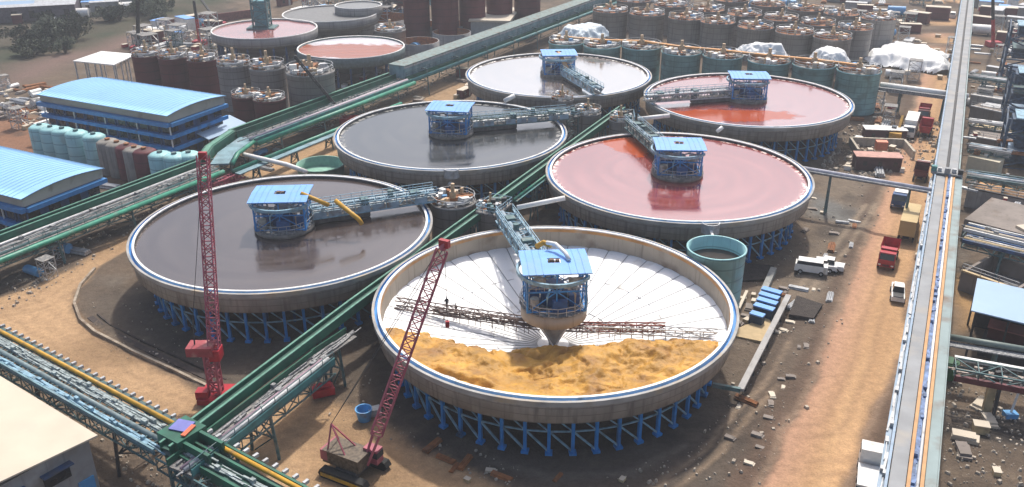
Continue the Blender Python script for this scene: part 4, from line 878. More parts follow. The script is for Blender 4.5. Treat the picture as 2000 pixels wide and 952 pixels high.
# cream warehouse bottom left
cf = G(180, 852, 7); cb_ = G(0, 742, 7); lv = (cb_-cf).normalized(); an = math.atan2(-lv.y, -lv.x)
wh = empty('warehouse', (cf.x, cf.y, 0), an, 'cream roofed warehouse in the lower corner by the yellow piped rack', 'building')
MB().box((-20, -12, 3.4), (39.4, 23.4, 6.8)).build('wall', greyp, wh)
MB().poly([(x, y, z) for z0 in (6.82, 7.0) for x, y, z in ((-40, -24.4, z0), (.3, -24.4, z0), (.3, -12, z0+.9), (-40, -12, z0+.9), (-40, .4, z0), (.3, .4, z0))], [(6, 7, 8, 9), (9, 8, 11, 10), (0, 3, 2, 1), (3, 4, 5, 2), (0, 1, 7, 6), (1, 2, 8, 7), (2, 5, 11, 8), (5, 4, 10, 11), (4, 3, 9, 10), (3, 0, 6, 9)]).build('roof', cream, wh)
for y in (-4, -8.5, -13, -17.5): 
    f = MB().box((-.26, y, 4.6), (.16, 2.6, 1.5)).build('window', wd, wh); MB().box((.1, y, 5.5), (.8, 3.0, .14)).build('hood', blued, f)
MB().box((-.2, -1.5, 1.3), (.16, 1.6, 2.6)).build('door', blueb, wh)
MB().box((-13, -7.4, 7.75), (1.6, .9, .1), .3).build('roof_patch', mat('patch_turquoise', (.05, .55, .48), .5, var=.1), wh)
# cream roofed hut far off
h0 = G(915, 40, 7.5); h1 = G(965, 43, 7.5); h2 = G(1022, 22, 7.5); an = math.atan2((h1-h0).y, (h1-h0).x); L1 = (h1-h0).length; L2 = (h2-h1).length
ht = empty('site_hut', (h0.x, h0.y, 0), R(-8), 'cream roofed hut beside the far end of the green gallery', 'building')
MB().box((6.5, 12, 3.5), (12, 22, 7)).build('wall', mat('hut_grey', (.40, .41, .40), .7, var=.15), ht); MB().prism([(0, 0), (13.2, 0), (13.2, 24), (0, 24)], 7.02, 7.6).build('roof', cream, ht)
for i in range(6): MB().box((12.55, 2.5+i*3.6, 4.8), (.14, 2.2, 1.8)).build('window', wd, ht)
# white tent roof
t0 = G(142, 119, 7.5); tt = empty('canopy_shelter', (0, 0, 0), 0, 'white tent like roof on posts behind the long blue roofed block', 'shelter')
tp = [G(142, 119, 7.2), G(222, 127, 7.2), G(266, 106, 7.2), G(198, 100, 7.6)]; rf = MB(); ctr = sum(tp, Vector())/4; ctr.z = 8.4
rf.poly([*tp, ctr]+[p-Vector((0, 0, .25)) for p in tp], [(0, 1, 4), (1, 2, 4), (2, 3, 4), (3, 0, 4), (0, 5, 6, 1), (1, 6, 7, 2), (2, 7, 8, 3), (3, 8, 5, 0)]).build('roof', white, tt)
for k in range(4):
    for f in (0, .33, .66): p = tp[k].lerp(tp[(k+1) % 4], f).lerp(ctr, .05); MB().bar((p.x, p.y, 0), (p.x, p.y, 7), .3).build('post', greyl, tt)
# pale blue roofed shed on the far side of the grey gallery, open below
r1, r2, r3 = G(1912, 545, 7), G(1900, 608, 7), G(1998, 632, 7); ex = (r3-r2).normalized(); ey = (r1-r2); ly = ey.length; ey.normalize(); an = math.atan2(ex.y, ex.x)
sh = empty('open_shed', (r2.x, r2.y, 0), an, 'pale blue roofed open shed with a dark interior beyond the grey gallery', 'shed')
an2 = math.atan2(ey.y, ey.x)-an; sk = ly*math.cos(an2); dy = ly*math.sin(an2)
MB().prism([(-.2, 0), (16, 0), (16+sk, dy), (sk-.2, dy)], 6.9, 7.05).build('roof', skyp, sh)
for i in range(5):
    for yy_, o_ in ((.4, .4), (dy-.4, sk)): MB().bar((o_+i*3.6, yy_, 0), (o_+i*3.6, yy_, 6.9), .25).build('post', dark, sh)
MB().box((8+sk, dy-.3, 3.4), (15, .2, 6.6)).build('back_wall', dark, sh); MB().box((8, dy*.5, .5), (13, dy*.6, .9)).build('machinery', dark, sh)
rs = G(1923, 672, 0); red_shed = empty('red_container', (rs.x, rs.y, 0), an, 'dark red container with a faded red roof under the pale blue shed', 'container')
MB().box((2.1, 1.2, 1.25), (4.2, 2.3, 2.5)).build('body', mat('deep_red', (.09, .012, .015), .5, var=.2), red_shed); MB().box((2.1, 1.1, 2.6), (4.5, 2.6, .16)).build('roof', mauve, red_shed); MB().box((2.0, -.02, 1.25), (.08, .1, 2.4)).build('door_seam', dark, red_shed)
MB().box((3.2, 2.9, 2.9), (2.6, .8, .12)).build('awning', blueb, red_shed)
# troughs, racks and slabs beyond the grey gallery
def block(p0, p1, z, depth, m, label, cat='concrete trough', name='concrete_trough', hollow=None, group='concrete troughs beyond the grey gallery', extra=None, h=None):
    a, b = G(*p0, z), G(*p1, z); ex = (b-a); L_ = ex.length; ex.normalize(); an = math.atan2(ex.y, ex.x)
    t = empty(name, (a.x, a.y, 0), an, label, cat, group)
    if hollow:
        th = .4; d_ = h or 2.2
        MB().box((L_/2, th/2, z/2), (L_, th, z)).build('front_wall', m, t); MB().box((L_/2, depth-th/2, z/2), (L_, th, z)).build('back_wall', m, t)
        MB().box((th/2, depth/2, z/2), (th, depth-2*th-.01, z)).build('end_wall', m, t); MB().box((L_-th/2, depth/2, z/2), (th, depth-2*th-.01, z)).build('end_wall', m, t)
        MB().box((L_/2, depth/2, (z-d_)/2), (L_-2*th-.01, depth-2*th-.02, max(.1, z-d_))).build('bed', hollow, t)
    else:
        MB().box((L_/2, depth/2, z/2), (L_, depth, z)).build('body', m, t)
    if extra:
        MB().box((L_/2, .1, z+.12), (L_+.1, .5, .22)).build('coping', extra, t)
        MB().rail([(0, .1, z+.2), (L_, .1, z+.2)], 1.0, 2.5, .08).build('railing', greyl, t)
    return t
slabm = mat('slab_brown_grey', (.24, .205, .18), .85, var=.2, scale=.35, streak=.3, dirt=.2)
block((1896, 186), (1958, 196), 3, 3.5, greyp, 'grey slab with a white edge, farthest of the troughs past the gallery', extra=white)
block((1896, 208), (1960, 222), 3, 5, slabm, 'brown grey slab behind the tan bed, beyond the gallery', extra=greyl)
block((1894, 246), (1985, 262), 2.5, 5, greyp, 'narrow tan bedded trough beyond the gallery', hollow=tan, h=.4)
block((1893, 266), (1972, 280), 3, 6, slabm, 'brown slab ending in a cream block', extra=white)
block((1968, 266), (1986, 270), 3.2, 9, cream, 'small cream block at the end of a brown slab', name='cream_block', cat='block', group=None)
block((1891, 305), (1952, 318), 3, 3.2, mat('cream_box', (.60, .54, .40), .7, var=.08), 'long cream box beside the dark pipe racks', name='cream_box', cat='box', group=None)
block((1890, 368), (2020, 395), 3.5, 8, greyp, 'grey walled trough with an orange tan bed', hollow=gor, h=.8, extra=dark)
block((1884, 428), (2015, 462), 3.8, 13, slabm, 'wide brown grey slab roof beyond the gallery', name='flat_slab', cat='slab', group=None)
block((1984, 440), (2040, 470), 4.2, 14, cream, 'cream wall block at the end of the wide brown slab', name='cream_block', cat='block', group=None)
block((1878, 530), (1986, 568), 3, 9.5, slabm, 'deep grey basin nearest the pale blue shed', hollow=concd, h=2.6, extra=tan)
def rack(p0, p1, z, w_, label, m1, m2, m3, step=8):
    a, b = G(*p0, z), G(*p1, z)
    return gallery(label, [a, b], [('box', .1, 0, .25, .5, m1, 'side_beam'), ('box', -w_, 0, .25, .5, m1, 'side_beam'), ('pipe', -w_*.3, .1, .28, 0, m2, 'pipe'), ('pipe', -w_*.65, .1, .22, 0, m3, 'pipe'), ('plates', -w_/2, .1, w_, 1.0, cab, 'cables'), ('truss', -w_/2, -.7, w_, .9, teals, 'truss')], name='pipe_rack', cat='pipe rack', legspan=(-w_, .1), legstep=step, group='pipe racks beyond the grey gallery')
rack((1888, 345), (2040, 368), 5, 3.5, 'dark teal pipe rack between the cream box and the orange tan bed', teals, greyl, lblue)
rack((1882, 448), (2040, 486), 5.5, 2.6, 'cream and blue pipe rack in front of the wide brown slab', white, cream, blued)
rack((1880, 470), (2040, 508), 5, 2.4, 'blue beamed pipe rack above the deep grey basin', blued, tan, greyl)
rack((1886, 150), (2030, 170), 6, 4, 'grey pipe rack far along the gallery', teals, greyl, greyl)
rack((1892, 286), (1975, 300), 4.5, 2, 'short grey pipe rack behind the cream box', greyl, greyl, lblue)
rack((1892, 236), (2000, 250), 4.5, 1.4, 'thin white pipe rack behind the narrow tan bed', white, greyl, greyl)
gallery('heavy grey green pipe beam below the pale blue shed', [G(1848, 660, 5.5), G(2050, 694, 5.5)], [('pipe', 0, .2, .38, 0, mat('pipe_grey_green', (.17, .21, .19), .5, var=.15), 'main_pipe'), ('box', .8, -.3, 1.2, .15, cab, 'tray')], name='pipe_rack', cat='pipe rack', legspan=(-.2, .8), legstep=9)
gallery('ladder like rack of caged baskets crossing at the lower edge of the troughs', [G(1866, 722, 5), G(2050, 756, 5)], [('box', -2.6, .1, .5, .4, white, 'white_beam'), ('truss', -.8, -.2, 2.6, 1.1, teals, 'truss'), ('plates', -.8, -.4, 2.0, 1.3, mat('basket_fill', (.45, .38, .33), .8, var=.5, scale=4), 'baskets'), ('box', .5, -.8, .4, .7, mat('deep_red2', (.12, .02, .03), .5), 'red_beam')], name='pipe_rack', cat='pipe rack', legspan=(-2.2, .4), legstep=10, legm=dark)

hf = empty('headframe', G(790, 40, 0), R(20), 'dark lattice headframe with a teal inclined belt among the far basins', 'headframe')
MB().truss((0, 0, 0), (-4, 6, 22), 9, 9, 4, .8, .5).build('frame', mat('frame_black', (.05, .045, .05), .7, var=.5), hf); MB().truss((1, 0, 16), (16, -8, 1), 4, 2.5, 3, .6, .4).build('incline', mat('incline_teal', (.12, .22, .26), .6, var=.4), hf); MB().box((1, 1, 7), (7, 7, 3)).build('hopper', maroon, hf)

# ------------------------------------------------------------------ cranes
def g0(px, py): p = G(px, py, 0); p.z = ground_z(p.x, p.y); return p
def crawler_crane(base, rz, tip, label, bw=1.5, counter=True):
    t = empty('crawler_crane', base, 0, label, 'crane', None)
    ca, sa = math.cos(rz), math.sin(rz); L = lambda x, y, z: (x*ca-y*sa, x*sa+y*ca, z)
    for s in (-1, 1):
        m = MB(); pr = [(-3.0, .45), (-2.6, 0), (2.6, 0), (3.0, .45), (2.7, 1.0), (-2.7, 1.0)]
        V = [L(x, s*1.9+w_, z) for w_ in (-.45, .45) for x, z in pr]; n = 6
        m.poly(V, [tuple(range(n-1, -1, -1)), tuple(range(n, 2*n))]+[(i, (i+1) % n, n+(i+1) % n, n+i) for i in range(n)]); tr = m.build('track', black, t)
        MB().box(L(0, s*2.38, .5), (5.2, .1, .4), rz).build('side_frame', mat('machine_yellow', (.55, .33, .03), .5, var=.2, dirt=.3), tr)
    MB().box(L(0, 0, .9), (2.6, 3.2, .5), rz).build('car_body', dark, t)
    MB().box(L(-.8, 0, 1.9), (4.6, 2.6, 1.5), rz).build('engine_house', mat('engine_dark', (.12, .09, .06), .6, var=.6, scale=3), t)
    MB().box(L(-2.9, 0, 2.0), (.9, 2.6, 1.2), rz).build('counterweight', redp, t)
    cb = MB().box(L(1.6, 1.2, 2.1), (1.7, 1.1, 1.7), rz).build('cab', redp, t); MB().box(L(1.75, 1.2, 2.35), (1.5, 1.14, .7), rz).build('window', glass, cb)
    foot = Vector(L(1.5, 0, 1.6)); T_ = Vector(tip)-Vector(base); mid = foot.lerp(T_, .14); d = T_-foot
    m = MB(); 
    up = Vector((0, 0, 1)); a = d.normalized().cross(up).normalized()
    for s in (-1, 1): m.bar(foot+a*s*.35, mid+a*s*bw/2, .2)
    m.truss(mid, foot.lerp(T_, .97), bw, bw*.8, 1.05, .13, .08)
    for f in (.97,): m.bar(foot.lerp(T_, f), T_, .5)
    m.build('boom', redp, t)
    gy = Vector(L(-2.6, 0, 5.2)); g_ = MB()
    for s in (-1, 1): g_.bar(L(-.4, s*.9, 2.6), gy, .13); g_.bar(L(-2.6, s*.9, 2.6), gy, .13)
    g_.build('gantry', redp, t); k = MB()
    for s in (-1, 1): k.bar(gy, T_+a*s*.3, .05)
    k.build('pendant_line', dark, t)
    MB().box(tuple(T_), (1.1, .5, .8), rz).build('boom_head', red, t)
    hk = MB().bar(T_, T_-Vector((0, 0, 9)), .05).build('hoist_rope', dark, t)
    MB().box((T_.x, T_.y, T_.z-9.2), (.4, .3, .7)).build('hook_block', red, hk)
    return t
crawler_crane(g0(694, 922), R(-28), RY(868, 476, 80), 'red lattice crawler crane leaning over the edge of the empty white tank', bw=1.15)
pb = g0(425, 778); pc = empty('pedestal_crane', pb, 0, 'red lattice crane with a flat counterweight in front of the dark brown pond', 'crane')
dk = RY(420, 690, pb.y)-pb; dz = dk.z
MB().truss((0, 0, 0), (0, 0, dz), 1.2, 1.2, 1.3, .22, .16).build('mast', redp, pc)
MB().box((0, 0, .3), (3.6, 3.6, .6)).box((-1.3, -.8, 1.0), (1.4, 1.2, 1.0)).build('base', red, pc)
MB().box((-.9, 0, dz+.6), (3.0, 2.0, 1.1)).build('counterweight', mat('weight_red', (.34, .05, .06), .55, var=.2, dirt=.3, dirtc=(.4, .2, .17)), pc)
MB().box((.7, 0, dz), (1.2, 1.6, 1.4)).build('machinery_house', red, pc)
tp1 = RY(396, 304, pb.y+8)-pb
MB().truss((.6, 0, dz+.6), tuple(tp1), 1.15, .9, .9, .13, .09).build('boom', redp, pc); MB().box(tuple(tp1), (.9, .5, .8)).build('boom_head', red, pc)
k = MB().bar((-1.6, 0, dz+1.2), (-1.3, 0, dz+4.5), .14).bar((-1.3, 0, dz+4.5), tuple(tp1), .05).build('pendant_line', dark, pc)
j = empty('boom_section', (0, 0, 0), 0, 'red lattice boom section lying on blocks at the dark brown pond far edge', 'boom section')
MB().truss(G(412, 366, 2), G(474, 339, 2), 1.2, 1.2, 1.4, .25, .15).build('frame', redp, j)
for px, py in ((425, 362), (462, 346)): p = G(px, py, .7); MB().box(p, (1, 1, 1.5)).build('block', dark, j)
def lone_boom(a, b, label, w_=.55, fr=.25, m1=dark, m2=red):
    t = empty('crane_boom', (a.x, a.y, 0), 0, label, 'crane'); a_ = a-Vector((a.x, a.y, 0)); b_ = b-Vector((a.x, a.y, 0)); q = a_.lerp(b_, fr)
    MB().truss(a_, q, w_, w_, 1.5, .22, .14).build('boom_foot', m2, t); MB().truss(q, b_, w_*.8, w_*.8, 1.5, .22, .14).build('boom', m1, t)
    MB().box((a_.x, a_.y, .8), (4, 3, 1.6)).build('base', m2, t); MB().box((b_.x, b_.y, b_.z), (.6, .6, .8)).build('boom_head', m1, t); return t
lone_boom(G(682, 238, .5), RY(577, 112, 196), 'slanting black crane boom with a red foot at the slate grey pond edge')
lone_boom(G(270, 97, .5), RY(268, -60, 268), 'upright black mast behind the maroon tanks', w_=.8, fr=.06)
lone_boom(G(429, 50, .5), RY(372, -30, 345), 'thin black crane boom slanting over the distant pink tank', w_=.6, fr=.08)
lone_boom(G(1940, 88, .5), RY(1939, -60, 270), 'upright mast with a dark red foot beyond the far grey gallery', w_=.6, fr=.35)
lone_boom(G(391, 86, .5), G(391, 86, .5)+Vector((0, 0, 13)), 'short dark red mast by the distant pale pink tank', w_=.6, fr=.6)
# ------------------------------------------------------------------ vehicles
def wheels(t, xs_, hw, r=.5):
    for x in xs_:
        for s in (-1, 1):
            wl = MB().tube([(x, s*hw-.16, r), (x, s*hw+.16, r)], r, 14).build('wheel', black, t)
            MB().tube([(x, s*(hw+.17)-.01, r), (x, s*(hw+.17)+.01, r)], r*.5, 10).build('rim', greyl, wl)
def lorry(px, py, rz, label, body, cabm, kind='box', L_=8, group=None):
    p = g0(px, py); t = empty('lorry', p, rz, label, 'lorry', group)
    MB().box((0, 0, .95), (L_, 1.0, .3)).build('chassis', dark, t)
    c = MB(); x = L_/2-1.0
    c.poly([(x-1, -1.2, .7), (x+1, -1.2, .7), (x+1, 1.2, .7), (x-1, 1.2, .7), (x-1, -1.15, 2.9), (x+.75, -1.15, 2.9), (x+.75, 1.15, 2.9), (x-1, 1.15, 2.9), (x+1, -1.2, 1.8), (x+1, 1.2, 1.8)],
           [(3, 2, 1, 0), (4, 5, 6, 7), (0, 1, 8, 5, 4), (2, 3, 7, 6, 9), (1, 2, 9, 8), (8, 9, 6, 5), (3, 0, 4, 7)])
    cb = c.build('cab', cabm, t); MB().poly([(x+1.02, -1.05, 1.85), (x+1.02, 1.05, 1.85), (x+.80, 1.0, 2.75), (x+.80, -1.0, 2.75)], [(0, 1, 2, 3)]).build('windscreen', glass, cb)
    for s in (-1, 1): MB().box((x+.1, s*1.2, 2.3), (.9, .06, .6)).build('side_window', glass, cb); MB().box((x+1.02, s*.9, 1.0), (.06, .35, .2)).build('headlight', white, t)
    bl = L_-2.3; bx_ = -1.15
    if kind == 'box': MB().box((bx_, 0, 2.55), (bl, 2.5, 2.6)).build('cargo_box', body, t)
    elif kind == 'flat':
        b = MB().box((bx_, 0, 1.3), (bl, 2.5, .25)); b.build('flatbed', body, t)
    else:
        b = MB(); z0, z1 = 1.3, 2.9
        b.box((bx_, 0, 1.35), (bl-.4, 1.9, .15)); 
        b.poly([(bx_-bl/2+.3, -1, z0), (bx_+bl/2, -1, z0), (bx_+bl/2, 1, z0), (bx_-bl/2+.3, 1, z0), (bx_-bl/2, -1.3, z1-.2), (bx_+bl/2+.1, -1.3, z1+.2), (bx_+bl/2+.1, 1.3, z1+.2), (bx_-bl/2, 1.3, z1-.2)], [(0, 1, 5, 4), (1, 2, 6, 5), (2, 3, 7, 6), (3, 0, 4, 7)])
        b.build('tipper_body', body, t); MB().box((bx_+bl/2+.5, 0, z1+.2), (.9, 2.3, .1)).build('canopy', body, t)
    wheels(t, (x-.1, -L_/2+1, -L_/2+2.2), 1.1); return t
def car(px, py, rz, label, paint, kind='pickup', group=None):
    p = g0(px, py); t = empty('pickup' if kind == 'pickup' else 'van', p, rz, label, 'car', group)
    if kind == 'pickup':
        MB().box((0, 0, .75), (5.0, 1.8, .6), 0, .97).box((1.7, 0, 1.07), (1.5, 1.65, .1)).build('body', paint, t)
        MB().box((.2, 0, 1.45), (1.9, 1.6, .85), 0, .82).build('cabin', glass, t); MB().box((.2, 0, 1.89), (1.55, 1.3, .06)).build('roof', paint, t)
        MB().box((-1.65, 0, 1.1), (1.5, 1.4, .14)).build('load_bed', dark, t)
    else:
        MB().box((0, 0, 1.0), (4.8, 1.9, 1.1), 0, .97).build('body', paint, t); MB().box((-.2, 0, 1.75), (4.0, 1.8, .6), 0, .9).build('cabin', glass, t); MB().box((-.2, 0, 2.08), (3.6, 1.6, .08)).build('roof', paint, t)
    for s in (-1, 1): MB().box((2.46, s*.65, .85), (.08, .3, .18)).build('headlight', white, t)
    wheels(t, (1.5, -1.5), .85, .38); return t
FWD = AU
lorry(1733, 512, FWD+math.pi, 'red tipper lorry driving down the haul road', red, red, 'tip', 7.2)
lorry(1773, 452, FWD, 'lorry with a long buff cargo box on the haul road', mat('buff_box', (.50, .37, .17), .55, var=.08, scale=.5), tan, 'box', 11)
lorry(1756, 398, FWD+math.pi, 'dark blue lorry with a white cab roof on the haul road', tan, blued, 'flat', 7.5)
MB_ = g0(1756, 404); tag(MB().box((MB_.x, MB_.y, MB_.z+3.0), (1.8, 2.3, .12), FWD).build('sheet', white), 'white sheet on the roof of the dark blue lorry', 'sheet')
lorry(1797, 349, FWD, 'small lorry with a dark red tail, white cab, further up the haul road', maroon, white, 'tip', 6)
lorry(1806, 262, FWD, 'dark red tipper lorry, second in the far pair on the haul road', red, black, 'tip', 8)
lorry(1803, 232, FWD+math.pi, 'dark red tipper lorry, leading the far pair on the haul road', red, maroon, 'tip', 8)
lorry(1776, 262, FWD+math.pi, 'long white lorry parked at the roadside below the teal tanks', white, white, 'box', 10)
car(1752, 580, FWD+.1, 'white pickup standing at the edge of the haul road', white)
car(1583, 533, R(-20), 'white van at the front of the three parked on the grey pad', white, 'van'); car(1599, 528, R(-15), 'white pickup in the middle of the three parked on the grey pad', white); car(1614, 526, R(-25), 'white and black pickup at the end of the three parked on the grey pad', white)
lorry(1697, 938, FWD+.1, 'white lorry cab showing beside the gallery at the bottom edge', white, white, 'flat', 6)
car(1860, 34, FWD, 'white van far up the haul road', white, 'van'); car(1846, 24, FWD, 'dark car far up the haul road', dark)
car(1785, 30, R(30), 'grey pickup parked among the far sheds beside the haul road', greyl)
ex = empty('excavator', g0(1748, 275), R(60), 'yellow excavator beside the walled pit near the pale pink pond', 'excavator')
for s in (-1, 1): MB().box((0, s*1.1, .45), (3.8, .6, .9)).build('track', black, ex)
mye = mat('excavator_yellow', (.50, .27, .03), .5, var=.2, dirt=.3); MB().box((-.4, 0, 1.6), (3.2, 2.4, 1.3)).build('body', mye, ex); MB().box((.9, .7, 2.3), (1.2, 1, 1.5)).build('cab', glass, ex)
MB().bar((1, -.2, 1.9), (4.2, -.2, 4.6), .5).bar((4.2, -.2, 4.6), (6.4, -.2, 2.2), .4).build('arm', mye, ex); MB().box((6.4, -.2, 1.5), (1, 1.1, 1)).build('bucket', dark, ex)
# ------------------------------------------------------------------ yard things beside the cyan drum
for i, (px, py) in enumerate(((1505, 586), (1500, 597), (1496, 608), (1490, 619), (1477, 632))):
    p = g0(px, py); t = empty('site_container', p, AU-math.pi/2-.15, f"{('topmost','second','third','fourth','lowest and separate')[i]} bright blue lid box in the stack row by the white tank", 'container', 'bright blue boxes by the white tank')
    MB().box((0, 0, .8), (2.6 if i < 4 else 1.8, 1.1, 1.5)).build('body', mat('box_dark_blue', (.02, .05, .1), .6), t); MB().box((0, 0, 1.65), (2.8 if i < 4 else 1.9, 1.1, .2)).build('lid', skyb, t)
def longbox(a, b, w_, h_, z, m, name, label, cat, group=None):
    a, b = Vector(a), Vector(b); o = MB().bar(a+Vector((0, 0, z)), b+Vector((0, 0, z)), w_, h_).build(name, m); return tag(o, label, cat, group)
gp = empty('pipe_trough', (0, 0, 0), 0, 'grey pipe on low trestles between the blue boxes and a dark pit', 'pipe')
pa, pb_ = G(1540, 578, 1.5), G(1446, 762, 1.5); MB().bar(pa, pb_, .75, .4).build('trough', greyp, gp); MB().bar(pb_, G(1392, 752, 1.5), .4, .5).build('cross_beam', teals, gp)
for i in range(7): p = pa.lerp(pb_, (i+.3)/7); MB().bar((p.x, p.y, -.3), (p.x, p.y, 1.4), .35).build('post', dark, gp)
longbox(G(1510, 532, 0), G(1480, 600, 0), .9, .9, .4, mat('pipe_sleeve', (.28, .28, .26), .7), 'pipe', 'thick grey pipe sleeve lying between the drum and the blue boxes', 'pipe')
longbox(G(1458, 575, 0), G(1442, 610, 0), .4, .3, .5, cream, 'beam', 'pale beam lying on the rubble heap behind the tank rim', 'beam')
s_ = MB().prism([tuple(G(*p)[:2]) for p in ((1420, 655), (1450, 640), (1500, 622), (1510, 640), (1488, 670), (1440, 660))], -.2, .22).build('sand_pad', mat('sand_buff', (.50, .38, .22), .9, var=.1)); tag(s_, 'flat buff sand pad beside the blue lidded boxes', 'sand pad')
def pit(px, label, m, z=.25):
    o = MB().prism([tuple(G(*p)[:2]) for p in px], z-.5, z).build('pit_sheet', m); return tag(o, label, 'tarpaulin', None)
pit(((1555, 583), (1606, 600), (1588, 628), (1540, 620)), 'black tarpaulin spread by the end of the grey trough', mat('tarp_black', (.045, .035, .03), .85, var=.4, bump=.2), .5)
pit(((1452, 518), (1512, 522), (1508, 548), (1450, 552)), 'black sheet on the ground beside the cyan drum', mat('tarp_black', (.04, .04, .04)), .3)
# walled pit with dark red shed by the pink pond
def skip(px, py, L_, W_, H_, rz, label, m, top, name='site_shed', cat='shed', group=None):
    p = g0(px, py); t = empty(name, p, rz, label, cat, group); MB().box((0, 0, H_/2), (L_, W_, H_)).build('body', m, t); MB().box((0, 0, H_+.08), (L_+.3, W_+.3, .16)).build('roof', top, t)
    n = max(2, int(L_/2.4))
    for i in range(n): MB().box((-L_/2+(i+.6)*L_/n, -W_/2-.03, H_*.55), (.7, .1, .8)).build('window', wd, t)
    return t
skip(1710, 330, 8.6, 3.2, 2.8, R(-8), 'dark red shed with a pink top in front of the walled yard', mat('deep_maroon', (.075, .025, .03), .6, var=.2), mat('pink_top', (.50, .27, .22), .7))
skip(1725, 272, 8.6, 3, 2.6, R(-8), 'dark red shed with a white roof behind the walled yard', mat('deep_maroon', (.07, .02, .02)), white)
p = g0(1717, 308); MB_o = MB().box((p.x, p.y, p.z+2.6), (2.2, 1.6, 1.8), R(-8)).build('orange_box', mat('orange_salmon', (.70, .22, .12), .5, var=.1)); tag(MB_o, 'salmon orange box on the dark red shed roof edge', 'box')
yd = empty('yard_wall', g0(1722, 300), R(-8), 'cream walled square yard behind the dark red shed', 'wall')
for x, y, a, b in ((0, 5, 11, .5), (-5.5, 1, .5, 8), (5.5, 1, .5, 8)): MB().box((x, y, .9), (a, b, 1.8)).build('wall_side', mat('yard_cream', (.45, .40, .32), .8), yd)
# signs and small fittings
sg = empty('sign_board', G(1799, 546, 0), 0, 'white board with a brown printed square fixed beside the grey gallery', 'sign')
MB().box((0, 0, 5.2), (1.5, .12, 2.0)).build('board', white, sg); MB().box((0, -.09, 4.9), (.9, .05, .9)).build('printed_square', rust, sg); MB().box((.05, -.09, 5.8), (.9, .05, .25)).build('lettering', dark, sg); MB().bar((0, .1, -.2), (0, .1, 4.3), .18).build('post', dark, sg)
sg2 = copy_tree(sg, G(1834, 322, 0), 0, 'white round cornered board fixed to the grey gallery above the lilac pipe bridge')
for px, py, lb in ((160, 795, 'white name plate on the lattice leg below the yellow piped rack, by the warehouse'), (60, 730, 'white name plate further up the same yellow piped rack')):
    p = G(px, py, 3.6); t = empty('name_plate', (p.x, p.y, 0), R(35), lb, 'sign'); MB().box((0, 0, 3.6), (1.5, .12, .8)).build('plate', white, t); MB().bar((0, .1, -.2), (0, .1, 3.4), .12).build('post', dark, t)
# plank tower and stake in the dark corner
t = empty('plank_tower', G(1925, 805, 0), R(10), 'leaning tan plank hoarding by the dark pit past the gallery', 'hoarding'); MB().box((0, 0, 2), (1.1, .3, 4)).build('board', tan, t); MB().box((.5, .1, 4.6), (.9, .4, 1.6)).build('head_box', dark, t)
t = empty('marker_stake', G(1972, 815, 0), 0, 'white stake with a blue foot at the dark pit edge', 'stake'); MB().bar((0, 0, .5), (1, 1, 3.8), .22).build('stake', white, t); MB().box((0, 0, .35), (1.4, 1, .6)).build('foot_box', blueb, t)
p = g0(1848, 738); t = empty('green_drum', p, 0, 'dark green drum beside the basket rack past the gallery', 'drum'); MB().cyl((0, 0, 0), 1.1, 2.2, 20).build('shell', mat('drum_green', (.01, .10, .03), .4), t); MB().cyl((0, 0, 2.2), .9, .15, 20).build('lid', mat('drum_green', (.01, .1, .03)), t)
p = g0(712, 820); t = empty('blue_bin', p, .4, 'small bright blue bin on the ground beneath the red crane boom', 'bin'); MB().lathe([(.01, 0), (.7, 0), (1.0, 1.5), (.85, 1.5), (.6, .2)], n=16).build('shell', blueb, t); MB().box((1.3, .4, .5), (1.4, 1.0, .9)).build('side_box', greyl, t)
p = g0(632, 776); t = empty('pump_skid', p, .4, 'red pump skid at the foot of the walkway trestle', 'pump'); MB().box((0, 0, .5), (2.6, 1.4, .9)).build('frame', red, t); MB().tube([(-1, 0, 1.2), (1, 0, 1.2)], .4, 12).build('motor', red, t)
# blue dark scaffolds at the right edge
dst = mat('scaffold_navy', (.03, .07, .13), .6, var=.6, scale=1.5)
for px, py, h_, w_, lb in ((1985, 175, 17, 9, 'tall navy steel frame stacked with pale decks at the right hand edge'), (1990, 250, 13, 8, 'navy steel frame with a blue roof below the tall one'), (1992, 320, 10, 8, 'lower navy steel frame next to the cream box')):
    p = g0(px, py); t = empty('steel_frame', p, R(-25), lb, 'steel frame', 'navy steel frames')
    MB().truss((0, 0, 0), (0, 0, h_), w_, w_, 3.2, .5, .3).build('frame', dst, t)
    for i in range(3): MB().box((0, 0, h_*(i+1)/3), (w_*.7, w_*.9, .25)).build('deck', (skyp, teals, lblue)[i], t); MB().box((random.uniform(-1, 1), 0, h_*(i+1)/3-1.6), (w_*.6, w_*.6, 2.2)).build('equipment', dst, t)
for px0, px1, L_, m, lb in (((60, 36), 24, 34, greyl, 'long grey shed roof on the edge of the far hillside'), ((150, 22), 14, 26, mat('shed_pink', (.50, .38, .36), .6), 'pale pinkish shed roof on the far hillside edge'), ((225, 12), 12, 20, mat('shed_pink', (.5, .4, .4)), 'smaller pinkish shed near the orange one at the top edge'), ((20, 44), 10, 18, skyp, 'pale blue shed at the corner of the hillside wood')):
    p = g0(*px0); t = empty('far_shed', p, R(18), lb, 'shed', 'sheds along the far hillside'); MB().box((0, 0, 2.5), (L_, px1, 5)).build('wall', mat('shed_wall', (.12, .10, .12), .8, var=.3), t)
    MB().poly([(-L_/2-.4, -px1/2-.4, 5), (L_/2+.4, -px1/2-.4, 5), (L_/2+.4, 0, 6.6), (-L_/2-.4, 0, 6.6), (L_/2+.4, px1/2+.4, 5), (-L_/2-.4, px1/2+.4, 5)], [(0, 1, 2, 3), (3, 2, 4, 5)]).build('roof', m, t)
    for i in range(6): MB().box((-L_/2+(i+.5)*L_/6, -px1/2-.06, 2.2), (1.8, .12, 2.6)).build('door', wd, t)
